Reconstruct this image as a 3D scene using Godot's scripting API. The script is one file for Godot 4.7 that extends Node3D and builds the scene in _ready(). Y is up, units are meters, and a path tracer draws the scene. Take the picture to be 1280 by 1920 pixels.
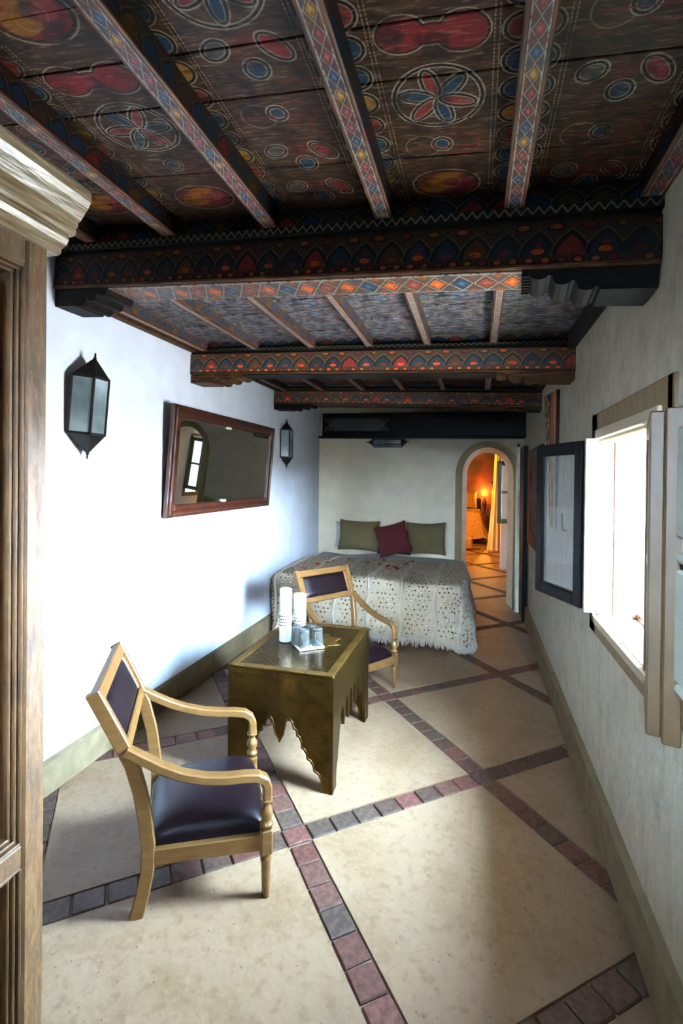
extends Node3D
# A long whitewashed bedroom under a painted timber ceiling. Room axes: u to the right, y up, w into the depth (w = -z).

const UL := -2.07      # inner face of the left wall
const UR := 0.575      # inner face of the right wall
const WB := -1.7       # wall behind the camera
const WF := 6.4        # far wall

var used := {}
var M := {}
var rng := RandomNumberGenerator.new()


# ------------------------------------------------------------------ mesh builder
class MB:
	var v := PackedVector3Array()
	var n := PackedVector3Array()
	var t := PackedVector2Array()
	var ix := PackedInt32Array()

	func tri_i(a: int, b: int, c: int) -> void:
		var g: Vector3 = (v[b] - v[a]).cross(v[c] - v[a])
		if g.dot(n[a] + n[b] + n[c]) > 0.0:
			ix.append_array(PackedInt32Array([a, c, b]))
		else:
			ix.append_array(PackedInt32Array([a, b, c]))

	func face(p: Array, out: Vector3, uv: Array = []) -> void:
		var g := Vector3.ZERO
		for k in range(1, p.size() - 1):
			g += (p[k] - p[0]).cross(p[k + 1] - p[0])
		g = g.normalized()
		if g.dot(out) < 0.0:
			g = -g
		var ax := Vector3.RIGHT if absf(g.x) < 0.7 else Vector3.BACK
		ax = (ax - g * ax.dot(g)).normalized()
		var ay := g.cross(ax)
		var s := v.size()
		for k in p.size():
			v.append(p[k])
			n.append(g)
			t.append(uv[k] if uv.size() > k else Vector2(p[k].dot(ax), p[k].dot(ay)))
		for k in range(1, p.size() - 1):
			tri_i(s, s + k, s + k + 1)

	func box(c: Vector3, s: Vector3, b := Basis.IDENTITY, ch := 0.0) -> void:
		var h := s * 0.5
		var e := minf(ch, minf(h.x, minf(h.y, h.z)) * 0.9)
		if e <= 0.0:
			for ax in 3:
				for sg in [-1.0, 1.0]:
					var o := Vector3.ZERO
					o[ax] = sg
					var i := (ax + 1) % 3
					var j := (ax + 2) % 3
					var p := []
					for q in [[-1, -1], [1, -1], [1, 1], [-1, 1]]:
						var w := Vector3.ZERO
						w[ax] = sg * h[ax]
						w[i] = q[0] * h[i]
						w[j] = q[1] * h[j]
						p.append(c + b * w)
					face(p, b * o)
			return
		for ax in 3:
			var i := (ax + 1) % 3
			var j := (ax + 2) % 3
			for sg in [-1.0, 1.0]:
				var o := Vector3.ZERO
				o[ax] = sg
				var p := []
				for q in [[-1, -1], [1, -1], [1, 1], [-1, 1]]:
					var w := Vector3.ZERO
					w[ax] = sg * h[ax]
					w[i] = q[0] * (h[i] - e)
					w[j] = q[1] * (h[j] - e)
					p.append(c + b * w)
				face(p, b * o)
			for si in [-1.0, 1.0]:
				for sj in [-1.0, 1.0]:
					var p := []
					for q in [[0, -1], [0, 1], [1, 1], [1, -1]]:
						var w := Vector3.ZERO
						w[i] = si * (h[i] - (e if q[0] == 0 else 0.0))
						w[j] = sj * (h[j] - (0.0 if q[0] == 0 else e))
						w[ax] = q[1] * (h[ax] - e)
						p.append(c + b * w)
					var o := Vector3.ZERO
					o[i] = si
					o[j] = sj
					face(p, b * o)
		for sx in [-1.0, 1.0]:
			for sy in [-1.0, 1.0]:
				for sz in [-1.0, 1.0]:
					var p := []
					for ax in 3:
						var w := Vector3(sx * (h.x - e), sy * (h.y - e), sz * (h.z - e))
						w[ax] = [sx, sy, sz][ax] * h[ax]
						p.append(c + b * w)
					face(p, b * Vector3(sx, sy, sz))

	# an axis-parallel box between two corners
	func bx(a: Vector3, c: Vector3, ch := 0.0) -> void:
		box((a + c) * 0.5, (c - a).abs(), Basis.IDENTITY, ch)

	# rows of points; smooth normals
	func grid(rows: Array, close_r: bool, close_c: bool, out_hint: Callable, us := 1.0, vs := 1.0) -> void:
		var R := rows.size()
		var C: int = rows[0].size()
		var s := v.size()
		var sum := 0.0
		var nn := PackedVector3Array()
		for r in R:
			for q in C:
				var r0 := (r - 1 + R) % R if close_r else maxi(r - 1, 0)
				var r1 := (r + 1) % R if close_r else mini(r + 1, R - 1)
				var c0 := (q - 1 + C) % C if close_c else maxi(q - 1, 0)
				var c1 := (q + 1) % C if close_c else mini(q + 1, C - 1)
				var g: Vector3 = (rows[r1][q] - rows[r0][q]).cross(rows[r][c1] - rows[r][c0])
				g = g.normalized() if g.length() > 1e-12 else Vector3.UP
				var o: Vector3 = out_hint.call(rows[r][q], r, q)
				sum += g.dot(o)
				nn.append(g)
		var f := -1.0 if sum < 0.0 else 1.0
		for r in R:
			for q in C:
				v.append(rows[r][q])
				n.append(nn[r * C + q] * f)
				t.append(Vector2(us * q / maxf(C - 1, 1), vs * r / maxf(R - 1, 1)))
		for r in (R if close_r else R - 1):
			for q in (C if close_c else C - 1):
				var a := s + r * C + q
				var b := s + r * C + (q + 1) % C
				var c := s + ((r + 1) % R) * C + (q + 1) % C
				var d := s + ((r + 1) % R) * C + q
				tri_i(a, b, c)
				tri_i(a, c, d)

	# profile of (radius, height) round the y axis of a frame
	func lathe(prof: Array, x := Transform3D.IDENTITY, seg := 20) -> void:
		var rows := []
		for p in prof:
			var row := PackedVector3Array()
			for k in seg:
				var a := TAU * k / seg
				row.append(x * Vector3(cos(a) * maxf(p.x, 1e-5), p.y, sin(a) * maxf(p.x, 1e-5)))
			rows.append(row)
		grid(rows, false, true, func(q, r, _c): return q - x * Vector3(0, prof[r].y, 0))

	# a bar of chamfered rectangular section along a path; side is the direction of its width
	func bar(path: Array, hw: float, hh: float, side: Vector3, ch := 0.004, taper := 1.0) -> void:
		var rows := []
		var N := path.size()
		for k in N:
			var d: Vector3 = (path[mini(k + 1, N - 1)] - path[maxi(k - 1, 0)]).normalized()
			var s := (side - d * side.dot(d)).normalized()
			var u := d.cross(s)
			var f := lerpf(1.0, taper, float(k) / maxf(N - 1, 1))
			var a := hw * f
			var b := hh * f
			var row := PackedVector3Array()
			for q in [[a - ch, b], [a, b - ch], [a, -b + ch], [a - ch, -b], [-a + ch, -b], [-a, -b + ch], [-a, b - ch], [-a + ch, b]]:
				row.append(path[k] + s * q[0] + u * q[1])
			rows.append(row)
		# flat facets round the section, smooth along it
		for k in N - 1:
			for q in 8:
				var p := [rows[k][q], rows[k][(q + 1) % 8], rows[k + 1][(q + 1) % 8], rows[k + 1][q]]
				var mid: Vector3 = (path[k] + path[k + 1]) * 0.5
				face(p, (p[0] + p[1] + p[2] + p[3]) * 0.25 - mid)
		face(Array(rows[0]), path[0] - path[1])
		face(Array(rows[N - 1]), path[N - 1] - path[N - 2])

	func tube(path: Array, rad: Array, seg := 8) -> void:
		var rows := []
		var N := path.size()
		for k in N:
			var d: Vector3 = (path[mini(k + 1, N - 1)] - path[maxi(k - 1, 0)]).normalized()
			var s := d.cross(Vector3.UP if absf(d.y) < 0.9 else Vector3.RIGHT).normalized()
			var u := d.cross(s)
			var row := PackedVector3Array()
			for q in seg:
				var a := TAU * q / seg
				row.append(path[k] + (s * cos(a) + u * sin(a)) * float(rad[k]))
			rows.append(row)
		grid(rows, false, true, func(q, r, _c): return q - path[r])

	# polygon (x, y) in the frame o, X, Y pushed along D
	func prism(poly: PackedVector2Array, o: Vector3, X: Vector3, Y: Vector3, D: Vector3) -> void:
		var tr := Geometry2D.triangulate_polygon(poly)
		for side in 2:
			var s := v.size()
			var nn := (D if side else -D).normalized()
			for p in poly:
				v.append(o + X * p.x + Y * p.y + (D if side else Vector3.ZERO))
				n.append(nn)
				t.append(p)
			for k in range(0, tr.size(), 3):
				tri_i(s + tr[k], s + tr[k + 1], s + tr[k + 2])
		var area := 0.0
		for k in poly.size():
			area += poly[k].cross(poly[(k + 1) % poly.size()])
		var sg := 1.0 if area > 0.0 else -1.0
		for k in poly.size():
			var a := poly[k]
			var b := poly[(k + 1) % poly.size()]
			var e := Vector2(b.y - a.y, a.x - b.x) * sg
			var pa := o + X * a.x + Y * a.y
			var pb := o + X * b.x + Y * b.y
			face([pa, pb, pb + D, pa + D], X * e.x + Y * e.y)

	func mesh() -> ArrayMesh:
		var arr := []
		arr.resize(Mesh.ARRAY_MAX)
		arr[Mesh.ARRAY_VERTEX] = v
		arr[Mesh.ARRAY_NORMAL] = n
		arr[Mesh.ARRAY_TEX_UV] = t
		arr[Mesh.ARRAY_INDEX] = ix
		var m := ArrayMesh.new()
		m.add_surface_from_arrays(Mesh.PRIMITIVE_TRIANGLES, arr)
		return m


# ------------------------------------------------------------------ a small painter for flat print and grain
class Paint:
	var w: int
	var h: int
	var d := PackedFloat32Array()

	func _init(ww: int, hh: int, c: Color) -> void:
		w = ww
		h = hh
		d.resize(w * h * 3)
		for k in w * h:
			d[k * 3] = c.r
			d[k * 3 + 1] = c.g
			d[k * 3 + 2] = c.b

	func dot(x: int, y: int, c: Color, a: float) -> void:
		if x < 0 or y < 0 or x >= w or y >= h:
			return
		var k := (y * w + x) * 3
		d[k] += (c.r - d[k]) * a
		d[k + 1] += (c.g - d[k + 1]) * a
		d[k + 2] += (c.b - d[k + 2]) * a

	# filled ellipse, or a ring where ring > 0 (thickness in pixels)
	func ell(cx: float, cy: float, rx: float, ry: float, rot: float, c: Color, a := 1.0, ring := 0.0) -> void:
		var m := maxf(rx, ry) + 1.0
		var cs := cos(rot)
		var sn := sin(rot)
		for y in range(maxi(0, int(cy - m)), mini(h, int(cy + m) + 1)):
			for x in range(maxi(0, int(cx - m)), mini(w, int(cx + m) + 1)):
				var px := x - cx
				var py := y - cy
				var e := Vector2((px * cs + py * sn) / rx, (py * cs - px * sn) / ry).length()
				if e > 1.0:
					continue
				if ring > 0.0 and (1.0 - e) * minf(rx, ry) > ring:
					continue
				dot(x, y, c, a)

	func line(x0: float, y0: float, x1: float, y1: float, th: float, c: Color, a := 1.0) -> void:
		var n := int(maxf(absf(x1 - x0), absf(y1 - y0))) + 1
		var r := int(th * 0.5)
		for k in n + 1:
			var f := float(k) / n
			var x := int(lerpf(x0, x1, f))
			var y := int(lerpf(y0, y1, f))
			for j in range(-r, r + 1):
				for i in range(-r, r + 1):
					dot(x + i, y + j, c, a)

	func rect(x0: float, y0: float, x1: float, y1: float, c: Color, a := 1.0) -> void:
		for y in range(maxi(0, int(y0)), mini(h, int(y1))):
			for x in range(maxi(0, int(x0)), mini(w, int(x1))):
				dot(x, y, c, a)

	func diamond(cx: float, cy: float, rx: float, ry: float, c: Color, a := 1.0) -> void:
		for y in range(maxi(0, int(cy - ry)), mini(h, int(cy + ry) + 1)):
			for x in range(maxi(0, int(cx - rx)), mini(w, int(cx + rx) + 1)):
				if absf(x - cx) / rx + absf(y - cy) / ry <= 1.0:
					dot(x, y, c, a)

	# pointed arch standing on y = base
	func arch(cx: float, base: float, rx: float, ry: float, c: Color, a := 1.0) -> void:
		for y in range(maxi(0, int(base - ry)), mini(h, int(base) + 1)):
			var f := (base - y) / ry
			var hw := rx * (1.0 - pow(f, 2.1))
			for x in range(maxi(0, int(cx - hw)), mini(w, int(cx + hw) + 1)):
				dot(x, y, c, a)

	# pulls the colours towards c by a noise (values above lo), stretched by sx, sy
	func wear(sd: int, freq: float, sx: float, sy: float, lo: float, c: Color, a: float) -> void:
		var z := FastNoiseLite.new()
		z.seed = sd
		z.frequency = freq
		z.fractal_octaves = 4
		for y in h:
			for x in w:
				var f := z.get_noise_2d(x * sx, y * sy) * 0.5 + 0.5
				if f > lo:
					dot(x, y, c, minf(1.0, (f - lo) / 0.25) * a)

	func tex() -> ImageTexture:
		var b := PackedByteArray()
		b.resize(w * h * 3)
		for k in w * h * 3:
			b[k] = int(clampf(d[k], 0.0, 1.0) * 255.0)
		return ImageTexture.create_from_image(Image.create_from_data(w, h, false, Image.FORMAT_RGB8, b))


# ------------------------------------------------------------------ helpers
func V(u: float, y: float, w: float) -> Vector3:
	return Vector3(u, y, -w)

func C8(r: int, g: int, b: int) -> Color:
	return Color8(r, g, b)

func numbered(called: String) -> String:
	var k: int = used.get(called, 0)
	used[called] = k + 1
	return called if k == 0 else "%s_%03d" % [called, k]

func thing(called: String, label: String, category: String, at := Vector3.ZERO, turn := 0.0, group := "") -> Node3D:
	var o := Node3D.new()
	o.name = numbered(called)
	add_child(o)
	o.position = at
	o.rotation.y = turn
	tag(o, label, category, group)
	return o

func tag(o: Node, label: String, category: String, group := "") -> Node:
	o.set_meta("label", label)
	o.set_meta("category", category)
	if group:
		o.set_meta("group", group)
	return o

func put(called: String, b: MB, m: Material, parent: Node = self, stuff := false) -> MeshInstance3D:
	var o := MeshInstance3D.new()
	o.name = numbered(called) if parent == self else called
	o.mesh = b.mesh()
	o.material_override = m
	parent.add_child(o, true)
	if stuff:
		o.set_meta("kind", "stuff")
	return o

func struct(called: String, b: MB, m: Material, parent: Node = self) -> MeshInstance3D:
	var o := put(called, b, m, parent)
	if parent == self:
		o.set_meta("kind", "structure")
	return o

func share(called: String, mesh: Mesh, m: Material, parent: Node, x: Transform3D) -> MeshInstance3D:
	var o := MeshInstance3D.new()
	o.name = called
	o.mesh = mesh
	o.material_override = m
	o.transform = x
	parent.add_child(o, true)
	return o

func dup(root: Node3D, label := "") -> Node3D:
	var r: Node3D = root.duplicate()
	var base := String(root.name)
	if base.right(3).is_valid_int():
		base = base.left(-4)
	r.name = numbered(base)
	add_child(r)
	if label:
		r.set_meta("label", label)
	return r

func mat(c: Color, rough := 0.8, metal := 0.0, tex: Texture2D = null) -> StandardMaterial3D:
	var m := StandardMaterial3D.new()
	m.albedo_color = c
	m.roughness = rough
	m.metallic = metal
	if tex:
		m.albedo_texture = tex
	return m

func tri(m: StandardMaterial3D, s: Vector3, world := true) -> StandardMaterial3D:
	m.uv1_triplanar = true
	m.uv1_world_triplanar = world
	m.uv1_scale = s
	return m

func noise_tex(sd: int, freq: float, size := 512, c0 := Color.BLACK, c1 := Color.WHITE, oct := 4) -> NoiseTexture2D:
	var z := FastNoiseLite.new()
	z.seed = sd
	z.frequency = freq
	z.fractal_octaves = oct
	var g := Gradient.new()
	g.offsets = PackedFloat32Array([0.15, 0.85])
	g.colors = PackedColorArray([c0, c1])
	var x := NoiseTexture2D.new()
	x.width = size
	x.height = size
	x.seamless = true
	x.noise = z
	x.color_ramp = g
	return x

func relief(m: StandardMaterial3D, tex: Texture2D, cm: float) -> StandardMaterial3D:
	m.heightmap_enabled = true
	m.heightmap_texture = tex
	m.heightmap_scale = cm
	return m


# ------------------------------------------------------------------ painted ceiling prints
const RED := Color(0.58, 0.15, 0.16)
const BLUE := Color(0.09, 0.24, 0.38)
const YEL := Color(0.74, 0.50, 0.10)
const CHALK := Color(0.78, 0.75, 0.70)
const WOODC := Color(0.36, 0.235, 0.15)
const ORANGE := Color(0.95, 0.40, 0.06)
const DARK := Color(0.05, 0.05, 0.055)

func outlined(p: Paint, x: float, y: float, rx: float, ry: float, rot: float, c: Color, a := 0.9) -> void:
	p.ell(x, y, rx + 7.5, ry + 7.5, rot, CHALK, 0.9, 2.6)
	p.ell(x, y, rx + 4, ry + 4, rot, DARK, 0.8)
	p.ell(x, y, rx, ry, rot, CHALK, 0.8)
	p.ell(x, y, rx - 2.5, ry - 2.5, rot, c, a)

func rosette(p: Paint, x: float, y: float, r: float, n: int, ph: float) -> void:
	p.ell(x, y, r, r * 0.93, 0, CHALK, 0.95, 3.0)
	p.ell(x, y, r - 3, (r - 3) * 0.93, 0, DARK, 0.75, 5.0)
	p.ell(x, y, r - 8, (r - 8) * 0.93, 0, CHALK, 0.9, 2.6)
	for k in n:
		var a := ph + TAU * k / n
		var q := r * 0.44
		outlined(p, x + cos(a) * q, y + sin(a) * q * 0.93, r * 0.36, r * 0.13, a, [BLUE, RED][k % 2])

func swirl(p: Paint, x: float, y: float, rx: float, ry: float) -> void:
	p.ell(x, y, rx + 6, ry + 6, 0, CHALK, 0.9, 3.0)
	p.ell(x, y, rx, ry, 0, DARK, 0.7)
	p.ell(x, y, rx - 4, ry - 4, 0, RED, 0.85)
	p.ell(x - rx * 0.32, y - ry * 0.12, rx * 0.52, ry * 0.55, 0.3, YEL, 0.85)
	p.ell(x + rx * 0.36, y + ry * 0.2, rx * 0.45, ry * 0.5, 0.3, RED.lightened(0.15), 0.9)
	p.ell(x + rx * 0.1, y + ry * 0.62, rx * 0.5, ry * 0.25, 0.1, YEL, 0.8)
	p.ell(x, y, rx * 0.5, ry * 0.5, 0.5, CHALK, 0.5, 2.0)

func dumbbell(p: Paint, x: float, y: float, r: float, c: Color) -> void:
	for pass_k in 3:
		var g: float = [6.0, 3.0, 0.0][pass_k]
		var q: Color = [CHALK, DARK, c][pass_k]
		p.ell(x - r * 1.25, y + 3, r + g, r * 0.8 + g, 0, q, 0.85)
		p.ell(x + r * 1.25, y - 3, r + g, r * 0.85 + g, 0, q, 0.85)
		p.ell(x, y, r * 1.2, r * 0.42 + g, 0, q, 0.85)

func bay_paint(sd: int, w: int, h: int, chalky := 0.0) -> Paint:
	rng.seed = sd
	var p := Paint.new(w, h, WOODC)
	p.wear(sd, 0.02, 0.35, 3.0, 0.35, Color(0.20, 0.135, 0.09), 0.8)
	p.wear(sd + 9, 0.05, 0.2, 4.0, 0.55, Color(0.42, 0.29, 0.19), 0.6)
	var cols := [BLUE, RED, YEL, BLUE]
	var step := h / 13.0
	for side in 2:
		var x := 14.0 if side == 0 else w - 14.0
		for k in 14:
			outlined(p, x, (k + 0.5) * step, 24, step * 0.36, 0, cols[(k + sd + side) % 4], 0.85)
		for e in [48, 55]:
			var lx: float = e if side == 0 else w - e
			for y in range(0, h, 7):
				p.rect(lx, y, lx + 2.6, y + 5, CHALK, 0.85)
	var cx := w * 0.5
	var order: Array = [[2, 3, 0, 1, 2], [4, 3, 4, 3, 4], [4, 4, 3, 4, 0], [2, 0, 4, 1, 3], [2, 3, 0, 1, 2]][sd % 5]
	for k in 5:
		var y := h * (0.15 + 0.172 * k)
		match order[k]:
			0:
				rosette(p, cx, y, w * 0.275, 6, 0.2 * sd)
			1:
				dumbbell(p, cx, y, w * 0.125, RED)
			2:
				swirl(p, cx, y, w * 0.235, w * 0.16)
			3:
				p.ell(cx - w * 0.13, y, w * 0.12, w * 0.11, 0, CHALK, 0.5, 3.0)
				p.ell(cx + w * 0.13, y, w * 0.12, w * 0.11, 0, RED, 0.7, 4.0)
				outlined(p, cx, y + 4, w * 0.05, w * 0.05, 0, BLUE)
				p.line(cx - w * 0.2, y, cx + w * 0.2, y - 4, 3, RED, 0.6)
			4:
				outlined(p, cx + w * 0.02, y - h * 0.03, w * 0.06, w * 0.06, 0, BLUE)
				for q in 28:
					p.line(cx - q * 1.3, y - h * 0.02 + q * 2, cx + q * 1.3, y - h * 0.02 + q * 2, 1, RED, 0.55)
				outlined(p, cx - w * 0.16, y + h * 0.03, w * 0.07, w * 0.05, 0.4, Color(0.35, 0.33, 0.33))
				outlined(p, cx + w * 0.18, y + h * 0.02, w * 0.05, w * 0.1, 0.7, RED)
	p.wear(sd + 20, 0.03, 0.35, 1.8, 0.54, Color(0.24, 0.165, 0.115), 0.6)
	p.wear(sd + 30, 0.05, 0.4, 3.0, 0.565 - chalky * 0.13, Color(0.72, 0.70, 0.68), 0.6 + chalky * 0.25)
	if chalky > 0.0:
		p.wear(sd + 50, 0.035, 0.22, 3.5, 0.46, Color(0.70, 0.70, 0.71), 0.75)
		p.wear(sd + 60, 0.03, 0.3, 2.6, 0.50, Color(0.20, 0.20, 0.225), 0.75)
		for e in [52.0, 60.0, w - 60.0, w - 52.0]:
			p.rect(e, 0, e + 2.5, h, CHALK, 0.55)
	p.wear(sd + 40, 0.015, 1.0, 1.0, 0.52, Color(0.07, 0.06, 0.055), 0.55)
	return p

func arch_paint(w: int, h: int, period: float, bg: Color, bright: float, sd: int) -> Paint:
	rng.seed = sd
	var p := Paint.new(w, h, bg)
	var n := int(w / period)
	for k in n:
		var x := (k + 0.5) * period
		var cd: Color = [BLUE, RED, BLUE.darkened(0.3), YEL.darkened(0.45), BLUE, Color(0.3, 0.22, 0.14)][(k * 5 + sd + k / 3) % 6]
		p.arch(x, h * 0.80, period * 0.60, h * 0.64, CHALK.darkened(0.3), 0.75)
		p.arch(x, h * 0.80, period * 0.55, h * 0.60, DARK, 0.95)
		p.arch(x, h * 0.80, period * 0.40, h * 0.48, cd.lightened(0.04), 0.95)
		if bright > 0.0:
			var hot: Color = ORANGE if k % 2 else Color(0.62, 0.20, 0.10)
			p.ell(x, h * 0.70, period * 0.2, h * 0.075, 0, hot, bright * (1.0 if k % 2 else 0.75))
			if k % 2:
				p.diamond(x, h * 0.55, period * 0.14, h * 0.1, RED, bright * 0.8)
			# small scallops above and below
			p.ell(x + period * 0.5, h * 0.12, period * 0.26, h * 0.1, 0, DARK, 0.9)
			p.ell(x + period * 0.5, h * 0.11, period * 0.19, h * 0.065, 0, [ORANGE, RED, YEL][k % 3], bright * 0.8)
			for q in 2:
				p.ell(x + period * (0.25 + 0.5 * q), h * 0.93, period * 0.2, h * 0.09, 0, DARK, 0.9)
				p.ell(x + period * (0.25 + 0.5 * q), h * 0.92, period * 0.13, h * 0.055, 0, [ORANGE, RED, YEL, ORANGE][(k + q * 2 + sd) % 4], bright)
	p.wear(sd + 3, 0.05, 0.6, 1.5, 0.55, bg.darkened(0.35), 0.7)
	return p

func diamond_paint(w: int, h: int, n: int, bg: Color, cols: Array, sd: int, chalk: float) -> Paint:
	var p := Paint.new(w, h, bg)
	var pr := float(w) / n
	p.rect(0, 0, w, h * 0.1, CHALK, 0.85)  # chalk border, whitened further to carry the glossy highlights along the edges
	p.rect(0, h * 0.9, w, h, CHALK, 0.85)
	for k in n:
		var x := (k + 0.5) * pr
		var c: Color = cols[(k + sd) % cols.size()]
		p.diamond(x, h * 0.5, pr * 0.52, h * 0.42, CHALK, 0.75)
		p.diamond(x, h * 0.5, pr * 0.44, h * 0.34, DARK, 0.85)
		p.diamond(x, h * 0.5, pr * 0.36, h * 0.27, c, 0.95)
		p.diamond(x, h * 0.5, pr * 0.16, h * 0.12, c.lightened(0.3), 0.9)
		for q in [0.12, 0.88]:
			p.diamond(x + pr * 0.5, h * q, pr * 0.2, h * 0.14, cols[(k + sd + 1) % cols.size()].darkened(0.2), 0.6)
	p.wear(sd + 5, 0.06, 0.7, 1.2, 0.55, Color(0.25, 0.17, 0.12), 0.7)
	p.wear(sd + 6, 0.07, 0.5, 1.6, 0.58, Color(0.70, 0.68, 0.66), chalk)
	return p

func make_materials() -> void:
	# plaster: faint trowel marks
	var pl := noise_tex(3, 0.012, 512, Color(0.955, 0.955, 0.95), Color(1, 1, 1), 5)
	var plb := noise_tex(4, 0.02, 512, Color.BLACK, Color.WHITE, 5)
	M.white = relief(tri(mat(Color(0.86, 0.885, 0.925), 0.75, 0, pl), Vector3(0.6, 0.6, 0.6)), plb, 0.22)
	var pr := Paint.new(512, 512, Color(0.86, 0.86, 0.82))
	pr.wear(61, 0.01, 2.2, 0.9, 0.45, Color(0.76, 0.765, 0.73), 0.5)
	pr.wear(62, 0.02, 1.6, 0.8, 0.56, Color(0.70, 0.65, 0.56), 0.4)
	pr.wear(63, 0.05, 1.5, 0.6, 0.6, Color(0.93, 0.93, 0.90), 0.7)
	M.wallr = relief(tri(mat(Color(0.97, 0.955, 0.90), 0.55, 0, pr.tex()), Vector3(0.5, 0.5, 0.5)), plb, 0.6)
	M.wallf = relief(tri(mat(Color(0.95, 0.905, 0.81), 0.4, 0, pl), Vector3(0.6, 0.6, 0.6)), plb, 0.25)
	M.base = tri(mat(Color(0.50, 0.44, 0.325), 0.6, 0, noise_tex(9, 0.03, 256, Color(0.82, 0.82, 0.80), Color.WHITE)), Vector3(1, 1, 1))
	M.olive = mat(Color(0.52, 0.46, 0.30), 0.6)
	M.cream = mat(Color(0.78, 0.74, 0.64), 0.7)
	# waxed cement floor
	var fl := Paint.new(1024, 1024, Color(0.585, 0.50, 0.41))
	fl.wear(71, 0.006, 1, 1, 0.45, Color(0.51, 0.42, 0.32), 0.6)
	fl.wear(72, 0.035, 1, 1, 0.54, Color(0.47, 0.375, 0.27), 0.5)
	fl.wear(73, 0.08, 1, 1, 0.56, Color(0.63, 0.55, 0.45), 0.5)
	rng.seed = 5
	for k in 500:
		fl.ell(rng.randf() * 1024, rng.randf() * 1024, rng.randf_range(0.7, 1.9), rng.randf_range(0.7, 1.6), rng.randf() * 3, Color(0.28, 0.21, 0.15), 0.6)
	for k in 26:
		var x := rng.randf() * 1024
		var y := rng.randf() * 1024
		var a := rng.randf() * TAU
		for s in 14:
			var nx := x + cos(a) * 9
			var ny := y + sin(a) * 9
			fl.line(x, y, nx, ny, 1, Color(0.40, 0.31, 0.22), 0.4)
			x = nx
			y = ny
			a += rng.randf_range(-0.5, 0.5)
	M.cement = relief(tri(mat(Color(0.93, 0.895, 0.855), 0.42, 0, fl.tex()), Vector3(0.45, 0.45, 0.45)), noise_tex(11, 0.03, 512, Color.BLACK, Color.WHITE, 5), 0.25)
	M.cement.metallic_specular = 0.42
	M.mortar = mat(Color(0.50, 0.44, 0.36), 0.9)
	M.tiles = []
	var tn := noise_tex(12, 0.03, 256, Color(0.68, 0.66, 0.64), Color.WHITE, 5)
	for c in [C8(100, 64, 48), C8(88, 56, 40), C8(82, 58, 42), C8(86, 66, 50), C8(110, 64, 50), C8(78, 58, 44), C8(96, 54, 38)]:
		M.tiles.append(tri(mat(c, 0.7, 0, tn), Vector3(4, 4, 4)))
	# chairs
	M.gold = tri(mat(Color(0.49, 0.355, 0.195), 0.34, 0.35, noise_tex(13, 0.02, 256, Color(0.86, 0.85, 0.82), Color.WHITE)), Vector3(1.5, 6, 1.5), false)
	M.leather = relief(tri(mat(Color(0.062, 0.026, 0.04), 0.4), Vector3(5, 5, 5), false), noise_tex(14, 0.08, 256), 0.035)
	M.leather.metallic_specular = 0.27
	# brass: patina and hammering
	var br := Paint.new(512, 512, Color(0.50, 0.395, 0.20))
	br.wear(81, 0.006, 1, 1, 0.42, Color(0.37, 0.28, 0.13), 0.8)
	br.wear(82, 0.02, 1, 1, 0.55, Color(0.31, 0.235, 0.11), 0.5)
	br.wear(83, 0.09, 1, 1, 0.60, Color(0.62, 0.51, 0.29), 0.45)
	var brt := br.tex()
	var hb := noise_tex(15, 0.05, 512, Color.BLACK, Color.WHITE, 3)
	M.brass = relief(tri(mat(Color(0.64, 0.62, 0.55), 0.33, 0.92, brt), Vector3(1.2, 1.2, 1.2), false), hb, 0.07)
	M.brass_top = relief(tri(mat(Color(0.82, 0.80, 0.72), 0.20, 0.92, brt), Vector3(1.1, 1.1, 1.1), false), hb, 0.05)
	M.brass_band = relief(tri(mat(Color(1.0, 0.96, 0.82), 0.38, 0.9, brt), Vector3(3, 3, 3), false), noise_tex(16, 0.12, 256), 0.5)
	# old painted wood of the armoire
	var aw := Paint.new(512, 512, Color(0.40, 0.31, 0.20))
	aw.wear(91, 0.02, 4.0, 0.35, 0.42, Color(0.30, 0.22, 0.135), 0.7)
	aw.wear(92, 0.05, 5.0, 0.45, 0.52, Color(0.50, 0.42, 0.30), 0.5)
	aw.wear(93, 0.012, 1.0, 0.8, 0.52, Color(0.24, 0.18, 0.11), 0.6)
	aw.wear(94, 0.07, 2.0, 0.8, 0.62, Color(0.60, 0.53, 0.42), 0.6)
	M.armoire = relief(tri(mat(Color(0.92, 0.84, 0.72), 0.55, 0, aw.tex()), Vector3(1.6, 0.9, 1.6)), noise_tex(17, 0.05, 256), 0.25)
	M.cornice = relief(tri(mat(Color(0.62, 0.56, 0.46), 0.30, 0, noise_tex(18, 0.03, 256, Color(0.62, 0.55, 0.45), Color.WHITE)), Vector3(6, 6, 0.8)), noise_tex(17, 0.05, 256), 0.1)
	# ceiling
	M.dark_wood = tri(mat(Color(0.085, 0.065, 0.055), 0.6, 0, noise_tex(19, 0.03, 256, Color(0.55, 0.5, 0.45), Color.WHITE)), Vector3(0.8, 5, 5))
	M.beam_wood = tri(mat(Color(0.34, 0.22, 0.125), 0.55, 0, noise_tex(20, 0.03, 256, Color(0.45, 0.42, 0.40), Color.WHITE)), Vector3(0.9, 6, 6))
	M.edge_wood = tri(mat(Color(0.42, 0.25, 0.13), 0.55, 0, noise_tex(20, 0.03, 256, Color(0.35, 0.32, 0.30), Color.WHITE)), Vector3(6, 6, 0.9))
	M.bays = []
	for k in 5:
		M.bays.append(mat(Color(0.66, 0.62, 0.57), 0.5, 0, bay_paint(k, 288, 736).tex()))
	M.pale = mat(Color(0.76, 0.78, 0.82), 0.5, 0, bay_paint(7, 288, 512, 1.0).tex())
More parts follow.
